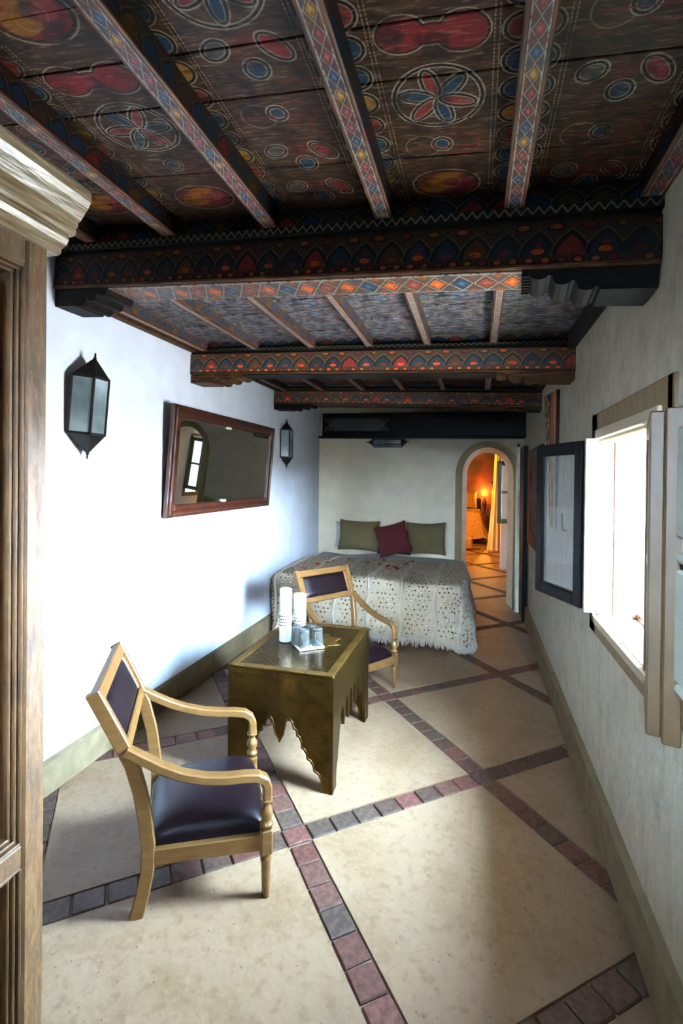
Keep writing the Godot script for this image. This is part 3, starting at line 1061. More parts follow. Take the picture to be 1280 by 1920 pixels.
func build_window() -> void:
	var win := Node3D.new()
	win.name = "window_1"
	add_child(win)
	win.set_meta("kind", "structure")
	# wide flat casing with stepped mouldings inside it
	var y0 := 0.862
	var y1 := 1.925
	var w0 := 1.66
	var w1 := 2.705
	var steps := [[0.0, 0.11, 0.016], [0.085, 0.045, 0.030], [0.115, 0.03, 0.012]]
	for k in 3:
		var b := MB.new()
		var o: float = steps[k][0]
		var wd: float = steps[k][1]
		var pr: float = steps[k][2]
		var ua := UR + 0.06
		var ub := UR - pr
		b.bx(V(ua, y1 - o - wd, w0 + o), V(ub, y1 - o, w1 - o), 0.004)
		b.bx(V(ua, y0 + o * 0.7, w0 + o), V(ub, y0 + o * 0.7 + wd * 0.85, w1 - o), 0.004)
		b.bx(V(ua, y0 + o * 0.7, w1 - o - wd), V(ub, y1 - o, w1 - o), 0.004)
		if k == 0:
			b.bx(V(ua, y0, w0), V(ub, y1, w0 + 0.042), 0.004)
		put("casing" if k == 0 else "moulding", b, M.beige if k != 1 else M.cream, win)
	var b := MB.new()
	b.bx(V(UR + 0.36, 0.93, 1.71), V(UR - 0.005, 0.955, 2.62))
	put("sill_board", b, M.cream, win)
	b = MB.new()
	b.bx(V(UR + 0.19, 0.95, 2.555), V(UR + 0.05, 1.85, 2.60), 0.004)
	b.bx(V(UR + 0.19, 0.95, 1.70), V(UR + 0.15, 1.85, 1.745), 0.004)
	b.bx(V(UR + 0.19, 1.815, 1.745), V(UR + 0.15, 1.85, 2.555), 0.004)
	b.bx(V(UR + 0.19, 0.95, 1.745), V(UR + 0.15, 0.985, 2.555), 0.004)
	put("sash_frame", b, M.frame_red, win)
	b = MB.new()
	b.bx(V(UR + 0.02, 0.97, 2.565), V(UR - 0.07, 1.80, 2.60), 0.003)
	put("hinge_post", b, M.paint_white, win)  # white colour carries the window light that blows out this jamb strip
	# far leaf folded back towards the wall, dark on its outer face
	var a := deg_to_rad(24.0)
	var leaf := casement(win, "casement", V(UR - 0.068, 0.978, 2.605), V(-sin(a), 0, cos(a)), 0.40, 0.815, 0.036, M.black_wood, 0, 0.058)
	b = MB.new()
	b.tube([V(0.475, 1.33, 2.86), V(0.455, 1.33, 2.86), V(0.45, 1.36, 2.86), V(0.45, 1.42, 2.86)], [0.004, 0.005, 0.005, 0.004], 6)
	put("window_catch", b, M.iron, leaf)
	# near leaf, seen on its edge, with its shutter laid against it
	var h := V(0.586, 0.885, 1.915)
	var d := (V(0.486, 0.885, 1.55) - h).normalized()
	casement(win, "casement", h, d, 0.378, 0.912, 0.038, M.tan, 1, 0.055)
	b = MB.new()
	# the shutter folded against the leaf
	var n := Vector3(-d.z, 0, d.x)
	if n.x < 0:
		n = -n
	var bs := Basis(d, Vector3.UP, d.cross(Vector3.UP))
	b.box(h + n * 0.0425 + d * 0.215 + Vector3.UP * 0.452, Vector3(0.33, 0.935, 0.046), bs, 0.004)
	b.box(h + n * 0.069 + d * 0.215 + Vector3.UP * 0.475, Vector3(0.32, 0.875, 0.012), bs, 0.003)
	put("folded_shutter", b, M.tan, win)
	# white closed shutter farther right on the same wall
	var t := thing("panelled_shutter", "white two-panel window shutter flat on the right wall, cut off by the picture edge", "shutter", V(UR, 1.0, 1.1))
	var sb := MB.new()
	sb.bx(Vector3(-0.03, 0.005, -0.545), Vector3(0, 0.795, 0.45), 0.004)
	put("backing", sb, M.paint_white, t)
	for q in [[0.05, 0.36], [0.445, 0.75]]:
		sb = MB.new()
		sb.bx(Vector3(-0.045, q[0], -0.50), Vector3(-0.028, q[1], 0.42), 0.008)
		put("raised_panel", sb, M.paint_white, t)
	for y in [0.012, 0.39]:
		sb = MB.new()
		var pts := []
		for k in 2:
			pts.append(Vector3(-0.03, y + (0.02 if y < 0.3 else 0.0), -0.55 + k * 1.0))
		sb.tube(pts, [0.015, 0.015], 12)
		put("round_moulding", sb, M.paint_white, t)
	sb = MB.new()
	sb.bx(Vector3(-0.036, 0.363, -0.54), Vector3(-0.028, 0.388, 0.44))
	put("dark_gap", sb, M.black_wood, t)
	sb = MB.new()
	var hk := []
	for k in 8:
		var q := PI * k / 7.0
		hk.append(Vector3(-0.05, 0.335 - sin(q) * 0.022, -0.54 + 0.018 * cos(q)))
	hk.append(hk[7] + Vector3(0, 0.03, 0))
	sb.tube(hk, [0.004, 0.004, 0.004, 0.004, 0.004, 0.004, 0.004, 0.004, 0.003], 6)
	put("hook", sb, M.iron, t)


# ------------------------------------------------------------------ beyond the arch
func build_passage() -> void:
	var T := UR + 0.65
	var b := MB.new()
	b.bx(V(-1.15, -0.15, 6.7), V(-0.8, 2.8, 9.2))
	struct("wall_passage_left", b, M.wallf)
	b = MB.new()
	b.bx(V(UR, -0.15, 6.4), V(T, 2.8, 7.2))
	b.bx(V(UR, -0.15, 7.52), V(T, 2.8, 9.2))
	b.bx(V(UR, -0.15, 7.2), V(T, 0.93, 7.52))
	b.bx(V(UR, 1.86, 7.2), V(T, 2.8, 7.52))
	struct("wall_passage_right", b, M.white)
	b = MB.new()
	b.bx(V(-1.15, 2.55, 6.7), V(T, 2.8, 9.4))
	struct("ceiling_passage", b, M.white)
	b = MB.new()
	b.bx(V(-2.5, -0.15, 9.2), V(-0.62, 3.1, 9.42))
	b.bx(V(0.44, -0.15, 9.2), V(1.4, 3.1, 9.42))
	b.bx(V(-0.62, 2.3, 9.2), V(0.44, 3.1, 9.42))
	struct("wall_passage_end", b, M.white)
	var win := Node3D.new()
	win.name = "window_2"
	add_child(win)
	win.set_meta("kind", "structure")
	b = MB.new()
	for q in [[0.86, 0.93, 7.14, 7.58], [1.86, 1.92, 7.14, 7.58], [0.93, 1.86, 7.14, 7.2], [0.93, 1.86, 7.52, 7.58]]:
		b.bx(V(UR + 0.05, q[0], q[2]), V(UR - 0.02, q[1], q[3]), 0.004)
	put("casing", b, M.sage, win)
	var leaf := casement(win, "casement", V(UR - 0.01, 0.99, 7.17), V(-1, 0, -0.03).normalized(), 0.275, 0.87, 0.04, M.sage, 1, 0.058)
	b = MB.new()
	for y in [1.03, 1.42, 1.82]:
		b.lathe([Vector2(0.0, -0.016), Vector2(0.013, -0.01), Vector2(0.017, 0.0), Vector2(0.013, 0.01), Vector2(0.0, 0.016)], Transform3D(Basis.IDENTITY, V(UR - 0.03, y, 7.205)), 10)
	put("hinge_glint", b, M.porcelain, leaf)  # white knobs painted in for the highlights on the hinges
	# door leaf folded against the right wall of the room
	var t := Node3D.new()
	t.name = "door_1"
	add_child(t)
	t.set_meta("kind", "structure")
	b = MB.new()
	b.bx(V(0.515, 0.01, 5.83), V(0.562, 1.98, 6.33), 0.005)
	put("door_leaf", b, M.black_wood, t)
	b = MB.new()
	b.bx(V(0.468, 0.0, 6.25), V(0.516, 2.0, 6.31), 0.008)
	put("white_post", b, M.wallf, t)
	b = MB.new()
	b.lathe([Vector2(0.0, 0.0), Vector2(0.012, 0.004), Vector2(0.014, 0.02), Vector2(0.006, 0.032), Vector2(0.0, 0.036)], Transform3D(Basis.IDENTITY, V(0.492, 2.0, 6.28)), 12)
	put("finial", b, M.iron, t)


# ------------------------------------------------------------------ bed
const BU0 := -1.95
const BU1 := -0.20
const BW0 := 4.80
const BTOP := 0.60

func drape(a: float, bb: float) -> Array:
	# cloth point (a along u, bb along w) laid over the mattress: position and normal
	var da := 0.0
	var sx := 0.0
	if a > BU1:
		da = a - BU1
		sx = 1.0
	elif a < BU0:
		da = BU0 - a
		sx = -1.0
	var db := maxf(0.0, BW0 - bb)
	var d := sqrt(da * da + db * db)
	var base := V(clampf(a, BU0, BU1), BTOP, maxf(bb, BW0))
	var swell := 0.012 * sin(a * 5.1 + 1.0) * sin(bb * 4.3)
	if d < 1e-6:
		return [base + Vector3(0, swell, 0), Vector3.UP]
	var dir := Vector3(sx * da / d, 0, db / d)
	var r := 0.11
	var f := 1.0 if sx >= 0.0 else 0.25
	var lim := 0.60
	if d > lim:
		d = lim + (d - lim) * 0.12
	var wave := sin(a * 17.0 + bb * 6.0) * 0.5 + sin(a * 7.3 - bb * 9.0 + 2.0)
	if d < r * PI * 0.5:
		var g := d / r
		return [base + dir * r * sin(g) + Vector3.DOWN * (r * (1.0 - cos(g))) + Vector3(0, swell * cos(g), 0), Vector3.UP * cos(g) + dir * sin(g)]
	var e := d - r * PI * 0.5
	var outw := r + e * 0.24 * f + wave * 0.035 * e * f
	return [base + dir * outw + Vector3.DOWN * (r + e * 0.965), (dir + Vector3.UP * 0.22).normalized()]

func pillow(a: float, bb: float, h: float, sd: int) -> MB:
	var b := MB.new()
	rng.seed = sd
	for side in [-1.0, 1.0]:
		var rows := []
		for r in 19:
			var row := PackedVector3Array()
			for q in 19:
				var s := sin((q / 18.0 - 0.5) * PI)
				var t := sin((r / 18.0 - 0.5) * PI)
				var th := h * pow(maxf(0.0, (1.0 - s * s * s * s) * (1.0 - t * t * t * t)), 0.6) + 0.006
				th += 0.01 * sin(s * 6.0 + sd) * sin(t * 5.0) * (1.0 - s * s) * (1.0 - t * t)
				row.append(Vector3(s * a * (1.0 - 0.07 * (1.0 - t * t)), t * bb * (1.0 - 0.09 * (1.0 - s * s)), side * th))
			rows.append(row)
		b.grid(rows, false, false, func(p, _r, _q): return Vector3(0, 0, side))
	var edge := []
	for k in 73:
		var f := k % 72
		var s := 0.0
		var t := 0.0
		var q := (f % 18) / 18.0
		match f / 18:
			0:
				s = -1 + 2 * q
				t = -1
			1:
				s = 1
				t = -1 + 2 * q
			2:
				s = 1 - 2 * q
				t = 1
			3:
				s = -1
				t = 1 - 2 * q
		s = sin(s * PI / 2)
		t = sin(t * PI / 2)
		edge.append(Vector3(s * a * (1.0 - 0.07 * (1.0 - t * t)), t * bb * (1.0 - 0.09 * (1.0 - s * s)), 0))
	var rad := []
	for k in 73:
		rad.append(0.006)
	b.tube(edge, rad, 6)
	return b

func build_bed() -> void:
	var t := thing("bed", "wide low bed with white sheets standing against the far wall", "bed", V(0, 0, 5.55))
	var off := V(0, 0, -5.55)
	var b := MB.new()
	b.bx(off + V(-1.9, 0.03, 4.9), off + V(-0.25, 0.30, 6.36), 0.02)
	put("base", b, M.black_wood, t)
	b = MB.new()
	b.bx(off + V(-1.97, 0.28, 4.84), off + V(-0.17, 0.585, 6.37), 0.07)
	put("mattress", b, M.sheet, t)
	b = MB.new()
	var rows := []
	for r in 13:
		var row := PackedVector3Array()
		for q in 41:
			var a := lerpf(-2.10, 0.16, q / 40.0)
			var bb := lerpf(5.72, 6.34, r / 12.0)
			var p: Array = drape(a, bb)
			row.append(off + p[0] + Vector3(0, -0.004 + 0.008 * sin(a * 9.0 + bb * 5.0), 0))
		rows.append(row)
	b.grid(rows, false, false, func(_p, _r, _q): return Vector3.UP)
	put("sheet", b, M.sheet, t)
	# blanket
	t = thing("wool_blanket", "cream woven blanket with sequins, wool ridges and fringe spread over the bed", "blanket", V(0, 0, 5.0))
	off = V(0, 0, -5.0)
	b = MB.new()
	rows = []
	for r in 71:
		var row := PackedVector3Array()
		for q in 101:
			var a := lerpf(-2.16, 0.35, q / 100.0)
			var bb := lerpf(4.22, 5.93, r / 70.0)
			var p: Array = drape(a, bb)
			row.append(off + p[0] + Vector3.UP * 0.008)
		rows.append(row)
	b.grid(rows, false, false, func(_p, r, q): return drape(lerpf(-2.16, 0.35, q / 100.0), lerpf(4.22, 5.93, r / 70.0))[1])
	put("cloth", b, M.blanket, t)
	# ridges of tufted wool running head to foot
	rng.seed = 31
	for k in 7:
		var a := -1.98 + k * 0.325
		b = MB.new()
		var path := []
		var rad := []
		for q in 90:
			var bb := lerpf(5.92, 4.23, q / 89.0)
			var p: Array = drape(a + 0.012 * sin(q * 0.35 + k), bb)
			path.append(off + p[0] + p[1] * 0.014)
			rad.append(rng.randf_range(0.009, 0.018))
		b.tube(path, rad, 7)
		put("wool_ridge", b, M.wool, t)
	# sequins
	var disc := MB.new()
	disc.lathe([Vector2(0.0, 0.0016), Vector2(0.0078, 0.0012), Vector2(0.0085, 0.0), Vector2(0.0, -0.0005)], Transform3D.IDENTITY, 8)
	var xf := []
	rng.seed = 33
	var bb := 4.27
	var odd := 0
	while bb < 5.9:
		var a := -2.1 + (0.022 if odd % 2 else 0.0)
		while a < 0.33:
			if rng.randf() < (0.86 if a < BU1 + 0.08 else 0.4) and fposmod(a + 1.98, 0.325) > 0.035 and fposmod(a + 1.98, 0.325) < 0.29:
				var p: Array = drape(a + rng.randf_range(-0.007, 0.007), bb + rng.randf_range(-0.007, 0.007))
				var y: Vector3 = (p[1] + Vector3(rng.randf_range(-0.35, 0.35), rng.randf_range(-0.3, 0.3), rng.randf_range(-0.35, 0.35))).normalized()
				var x := y.cross(Vector3(0.3, 0.2, 1)).normalized()
				xf.append(Transform3D(Basis(x, y, x.cross(y)), off + p[0] + p[1] * 0.011))
			a += 0.044
		bb += 0.044
		odd += 1
	multi("sequins", disc.mesh(), M.sequin, t, xf)
	# fringe along the hem and the right-hand side
	var tas := MB.new()
	tas.tube([Vector3(0, 0.01, 0), Vector3(0.003, -0.02, 0.002), Vector3(-0.002, -0.045, 0.004), Vector3(0.002, -0.066, 0.0)], [0.007, 0.009, 0.007, 0.002], 5)
	xf = []
	rng.seed = 35
	for k in 320:
		var a := lerpf(-2.16, 0.35, k / 200.0) if k <= 200 else 0.35
		var b2 := 4.22 if k <= 200 else lerpf(4.22, 5.93, (k - 200) / 119.0)
		var p: Array = drape(a, b2)
		if p[0].y < 0.03:
			continue
		xf.append(Transform3D(Basis(Vector3.UP, rng.randf() * TAU).scaled(Vector3.ONE * rng.randf_range(0.8, 1.15)) * Basis(Vector3.RIGHT, rng.randf_range(-0.35, 0.35)), off + p[0]))
	for k in 260:
		var a := rng.randf_range(-0.28, 0.34)
		var b2 := rng.randf_range(4.3, 5.6)
		if a < -0.1 and b2 > 4.8:
			continue
		var p: Array = drape(a, b2)
		xf.append(Transform3D(Basis(Vector3.UP, rng.randf() * TAU).scaled(Vector3.ONE * rng.randf_range(0.6, 0.9)), off + p[0] + p[1] * 0.012))
	multi("fringe", tas.mesh(), M.wool, t, xf)
	# pillows
	var pl := [
		["pillow", "white pillow peeping out behind the left olive pillow", -1.55, 0.845, 6.31, 0.25, 0.17, 0.055, 0.12, 0.0, "sheet", ""],
		["pillow", "olive green pillow on the left, with the white pillow behind it", -1.455, 0.855, 6.20, 0.265, 0.195, 0.075, 0.22, -0.02, "green_cloth", "olive pillows at the head of the bed"],
		["pillow", "olive green pillow on the right, nearest the arched doorway", -0.60, 0.85, 6.21, 0.245, 0.20, 0.07, 0.20, 0.02, "green_cloth", "olive pillows at the head of the bed"],
		["cushion", "blue patterned cushion mostly hidden behind the dark red cushion", -0.99, 0.79, 6.19, 0.21, 0.15, 0.05, 0.22, 0.0, "blue_cloth", ""],
		["cushion", "dark red square cushion tilted on one corner between the olive pillows", -0.985, 0.845, 6.04, 0.195, 0.195, 0.065, 0.27, 0.27, "red_cloth", ""],
	]
	for q in pl:
		var o := put(q[0], pillow(q[5], q[6], q[7], int(q[2] * 100)), M[q[10]])
		o.position = V(q[2], q[3], q[4])
		o.basis = Basis(Vector3.RIGHT, -q[8]) * Basis(Vector3.BACK, q[9])
		tag(o, q[1], q[0], q[11])
	# rose petals
	rng.seed = 37
	var proto: MeshInstance3D = null
	var spots := [[-1.77, 5.0], [-1.70, 5.24], [-1.62, 5.36], [-1.45, 5.68], [-1.20, 5.6], [-1.02, 5.72], [-0.93, 5.40], [-0.80, 5.24], [-0.75, 5.56], [-0.69, 5.72], [-1.04, 5.50], [-0.84, 5.34]]
	for s in spots:
		var o: Node3D
		if proto == null:
			var m := MB.new()
			var g := []
			for r in 7:
				var row := PackedVector3Array()
				for k in 9:
					var a := (k / 8.0 - 0.5) * 2.0
					var l := r / 6.0
					var wd := 0.026 * sin(PI * pow(l, 0.7) * 0.92) + 0.003
					row.append(Vector3(a * wd, 0.012 * a * a + 0.008 * l * l, (l - 0.5) * 0.055))
				g.append(row)
			m.grid(g, false, false, func(_p, _r, _q): return Vector3.UP)
			proto = put("rose_petal", m, M.petal)
			tag(proto, "small orange-red petal scattered on the cream blanket", "petal", "petals on the blanket")
			o = proto
		else:
			o = dup(proto)
		var p: Array = drape(s[0], s[1])
		o.position = p[0] + Vector3(0, 0.02, 0)
		o.rotation = Vector3(rng.randf_range(-0.2, 0.2), rng.randf() * TAU, rng.randf_range(-0.2, 0.2))

func multi(called: String, mesh: Mesh, m: Material, parent: Node, xf: Array) -> void:
	var mm := MultiMesh.new()
	mm.transform_format = MultiMesh.TRANSFORM_3D
	mm.mesh = mesh
	mm.instance_count = xf.size()
	for k in xf.size():
		mm.set_instance_transform(k, xf[k])
	var o := MultiMeshInstance3D.new()
	o.name = called
	o.multimesh = mm
	o.material_override = m
	o.set_meta("kind", "stuff")
	parent.add_child(o, true)


# ------------------------------------------------------------------ armoire at the left edge
func build_armoire() -> void:
	var t := thing("armoire", "tall old wooden armoire with moulded cornice and recessed panels at the left edge", "armoire", V(-1.16, 0, 0.6))
	var z := func(w: float) -> float: return -(w - 0.6)
	var b := MB.new()
	b.bx(Vector3(UL + 0.04 + 1.16, 0, z.call(0.1)), Vector3(-0.062, 2.27, z.call(1.106)), 0.004)
	put("body", b, M.armoire, t)
	for w in [[1.043, 1.11], [0.1, 0.165]]:
		b = MB.new()
		b.bx(Vector3(-0.064, 0, z.call(w[0])), Vector3(0, 2.27, z.call(w[1])), 0.006)
		put("stile", b, M.armoire, t)
	for y in [[2.16, 2.27], [0.545, 0.605], [0.0, 0.11]]:
		b = MB.new()
		b.bx(Vector3(-0.064, y[0], z.call(0.165)), Vector3(-0.003, y[1], z.call(1.043)), 0.005)
		put("rail", b, M.armoire, t)
	for y in [[0.605, 2.16], [0.11, 0.545]]:
		# stepped moulding round each panel, then the sunk panel with its raised field
		b = MB.new()
		for k in 3:
			var o := 0.010 * k
			var d := -0.004 - 0.009 * k
			b.bx(Vector3(-0.064, y[0], z.call(1.043 - o)), Vector3(d, y[1], z.call(1.043 - o - 0.0075)), 0.003)
			b.bx(Vector3(-0.064, y[1] - o - 0.0075, z.call(0.165)), Vector3(d, y[1] - o, z.call(1.043)), 0.003)
			b.bx(Vector3(-0.064, y[0] + o, z.call(0.165)), Vector3(d, y[0] + o + 0.0075, z.call(1.043)), 0.003)
		put("panel_moulding", b, M.armoire, t)
		b = MB.new()
		b.bx(Vector3(-0.062, y[0] + 0.06, z.call(0.22)), Vector3(-0.030, y[1] - 0.05, z.call(0.988)), 0.012)
		put("raised_panel", b, M.armoire, t)
	b = MB.new()
	b.prism(PackedVector2Array([Vector2(-0.05, 2.225), Vector2(0.010, 2.225), Vector2(0.016, 2.232), Vector2(0.016, 2.240), Vector2(0.034, 2.250), Vector2(0.042, 2.264), Vector2(0.042, 2.276), Vector2(0.036, 2.282), Vector2(-0.05, 2.282)]), Vector3(0, 0, z.call(0.05)), Vector3.RIGHT, Vector3.UP, Vector3(0, 0, z.call(1.138) - z.call(0.05)))
	b.prism(PackedVector2Array([Vector2(-0.05, 2.280), Vector2(0.046, 2.280), Vector2(0.052, 2.287), Vector2(0.052, 2.300), Vector2(0.060, 2.306), Vector2(0.060, 2.316), Vector2(0.070, 2.322), Vector2(0.082, 2.338), Vector2(0.094, 2.352), Vector2(0.104, 2.368), Vector2(0.106, 2.390), Vector2(0.100, 2.402), Vector2(-0.05, 2.402)]), Vector3(0, 0, z.call(0.05)), Vector3.RIGHT, Vector3.UP, Vector3(0, 0, z.call(1.152) - z.call(0.05)))
	put("cornice", b, M.cornice, t)


# ------------------------------------------------------------------ brass table
func mirrored(half: Array, edge: float, top: float) -> PackedVector2Array:
	var p := PackedVector2Array([Vector2(edge, top), Vector2(edge, 0)])
	for q in half:
		p.append(Vector2(q[0], q[1]))
	for k in range(half.size() - 2, -1, -1):
		p.append(Vector2(-half[k][0], half[k][1]))
	p.append(Vector2(-edge, 0))
	p.append(Vector2(-edge, top))
	p.reverse()
	return p

func build_table() -> void:
	var t := thing("brass_table", "low hammered brass side table with scalloped open sides, between the two armchairs", "table", V(-0.97, 0, 2.787))
	var hx := 0.29
	var hz := 0.418
	var fr := [[0.228, 0.0], [0.227, 0.06], [0.216, 0.085], [0.196, 0.098], [0.188, 0.102], [0.184, 0.128], [0.168, 0.150], [0.152, 0.156], [0.148, 0.182], [0.134, 0.204], [0.122, 0.209], [0.119, 0.238], [0.108, 0.262], [0.094, 0.268], [0.091, 0.296], [0.076, 0.302], [0.070, 0.326], [0.058, 0.343], [0.044, 0.346], [0.031, 0.330], [0.026, 0.300], [0.017, 0.258], [0.0, 0.220]]
	var sd := [[0.345, 0.0], [0.342, 0.08], [0.325, 0.12], [0.315, 0.125], [0.310, 0.18], [0.290, 0.215], [0.284, 0.262], [0.264, 0.290], [0.258, 0.335], [0.238, 0.362], [0.216, 0.360], [0.204, 0.330], [0.200, 0.285], [0.184, 0.245], [0.168, 0.285], [0.164, 0.345], [0.144, 0.382], [0.122, 0.380], [0.110, 0.345], [0.104, 0.285], [0.090, 0.240], [0.076, 0.285], [0.070, 0.350], [0.050, 0.388], [0.030, 0.382], [0.020, 0.345], [0.014, 0.285], [0.0, 0.235]]
	for s in [1.0, -1.0]:
		var b := MB.new()
		b.prism(mirrored(fr, hx, 0.588), Vector3(0, 0, s * (hz - 0.018)), Vector3.RIGHT, Vector3.UP, Vector3(0, 0, s * 0.018))
		put("end_panel", b, M.brass, t)
		b = MB.new()
		b.prism(mirrored(sd, hz - 0.018, 0.588), Vector3(s * (hx - 0.018), 0, 0), Vector3.BACK, Vector3.UP, Vector3(s * 0.018, 0, 0))
		put("side_panel", b, M.brass, t)
		# embossed bands: corners, upper edge, outline of the scallops
		b = MB.new()
		for x in [-1.0, 1.0]:
			b.bx(Vector3(x * hx, 0, s * hz), Vector3(x * (hx - 0.022), 0.586, s * (hz + 0.003)), 0.001)
			b.bx(Vector3(x * hx, 0, s * (hz + 0.0024)), Vector3(x * (hx + 0.003), 0.585, s * (hz - 0.022)), 0.001)
		b.bx(Vector3(-hx + 0.0225, 0.562, s * hz), Vector3(hx - 0.0225, 0.586, s * (hz + 0.0026)), 0.001)
		var rim := []
		var rad := []
		for k in range(fr.size() * 2 - 1):
			var q: Array = fr[k] if k < fr.size() else fr[fr.size() * 2 - 2 - k]
			rim.append(Vector3((1.0 if k < fr.size() else -1.0) * (float(q[0]) + 0.006), float(q[1]) + 0.007, s * hz))
			rad.append(0.004)
		b.tube(rim, rad, 6)
		put("embossed_band", b, M.brass, t)
	var b := MB.new()
	b.bx(Vector3(-hx - 0.004, 0.586, -hz - 0.004), Vector3(hx + 0.004, 0.598, hz + 0.004), 0.004)
	put("tabletop", b, M.brass_top, t)
	b = MB.new()
	for s in [-1.0, 1.0]:
		b.bx(Vector3(s * (hx + 0.002), 0.597, -hz), Vector3(s * (hx - 0.042), 0.601, hz), 0.0015)
		b.bx(Vector3(-hx + 0.042, 0.597, s * (hz + 0.002)), Vector3(hx - 0.042, 0.601, s * (hz - 0.040)), 0.0015)
	put("border_band", b, M.brass_band, t)
	b = MB.new()
	var star := PackedVector2Array()
	for k in 16:
		var a := TAU * (k + 0.5) / 16.0
		var r := 0.165 if k % 2 else 0.118
		star.append(Vector2(cos(a) * r, sin(a) * r))
	b.prism(star, Vector3(0.035, 0.597, -0.075), Vector3.RIGHT, Vector3.FORWARD, Vector3(0, 0.0032, 0))
	put("star_inlay", b, M.brass_band, t)


func build_table_things() -> void:
	var top := 0.6008
	# square tray with the tumblers
	var t := thing("tray", "small white square tray under the glasses on the brass table", "tray", V(-0.952, top, 2.755), deg_to_rad(40))
	var b := MB.new()
	b.box(Vector3(0, 0.004, 0), Vector3(0.155, 0.008, 0.155), Basis.IDENTITY, 0.003)
	put("plate", b, M.paper, t)
	b = MB.new()
	for s in [-1.0, 1.0]:
		b.box(Vector3(s * 0.074, 0.010, 0), Vector3(0.007, 0.006, 0.155), Basis.IDENTITY, 0.002)
		b.box(Vector3(0, 0.010, s * 0.074), Vector3(0.142, 0.006, 0.007), Basis.IDENTITY, 0.002)
	put("rim", b, M.paper, t)
	var g: Node3D = null
	var names := ["clear glass tumbler upside down at the left corner of the tray, before the shorter vase", "clear glass tumbler upside down at the back of the tray, between vase and right tumbler", "clear glass tumbler upside down at the right corner of the tray", "clear glass tumbler upside down at the front corner of the tray"]
	var k := 0
	for q in [[-1.016, 2.748], [-0.948, 2.806], [-0.893, 2.762], [-0.955, 2.705]]:
		if g == null:
			b = MB.new()
			b.lathe([Vector2(0, 0.088), Vector2(0.024, 0.087), Vector2(0.0265, 0.080), Vector2(0.029, 0.04), Vector2(0.0312, 0.002), Vector2(0.0322, 0.0), Vector2(0.0335, 0.002), Vector2(0.0318, 0.04), Vector2(0.0298, 0.085), Vector2(0.0285, 0.102), Vector2(0.025, 0.106), Vector2(0, 0.105)], Transform3D.IDENTITY, 28)
			g = put("tumbler", b, M.glass)
			tag(g, names[0], "glass", "tumblers on the tray")
		else:
			g = dup(g, names[k])
		g.position = V(q[0], top + 0.0085, q[1])
		k += 1
	# two white cylinder vases with a pierced band
	var vs := [["taller white cylindrical vase, farther left on the brass table", -1.112, 2.803, 0.318], ["shorter white cylindrical vase with dark open mouth, behind the tumblers", -1.030, 2.832, 0.285]]
	for q in vs:
		var v := thing("vase", q[0], "vase", V(q[1], top, q[2]), 0.0, "white vases on the table")
		var h: float = q[3]
		b = MB.new()
		b.lathe([Vector2(0.0, 0.0), Vector2(0.036, 0.0), Vector2(0.0375, 0.004), Vector2(0.0375, h - 0.004), Vector2(0.0365, h), Vector2(0.034, h), Vector2(0.033, h - 0.004), Vector2(0.033, 0.02), Vector2(0.0, 0.015)], Transform3D.IDENTITY, 32)
		put("body", b, M.porcelain, v)
		for y in [0.085, 0.175]:
			b = MB.new()
			b.lathe([Vector2(0.0375, h * 0.9 * y / 0.3 - 0.004), Vector2(0.0395, h * 0.9 * y / 0.3 - 0.002), Vector2(0.0395, h * 0.9 * y / 0.3 + 0.002), Vector2(0.0375, h * 0.9 * y / 0.3 + 0.004)], Transform3D.IDENTITY, 32)
			put("ring", b, M.porcelain, v)
		b = MB.new()
		for r in 4:
			for c in 16:
				var a := TAU * (c + 0.5 * (r % 2)) / 16.0
				var p := Vector3(cos(a) * 0.0376, h * 0.32 + r * 0.018, sin(a) * 0.0376)
				b.box(p, Vector3(0.0016, 0.009, 0.009), Basis(Vector3.UP, -a) * Basis(Vector3.RIGHT, PI / 4))
		put("pierced_pattern", b, M.iron, v, true)


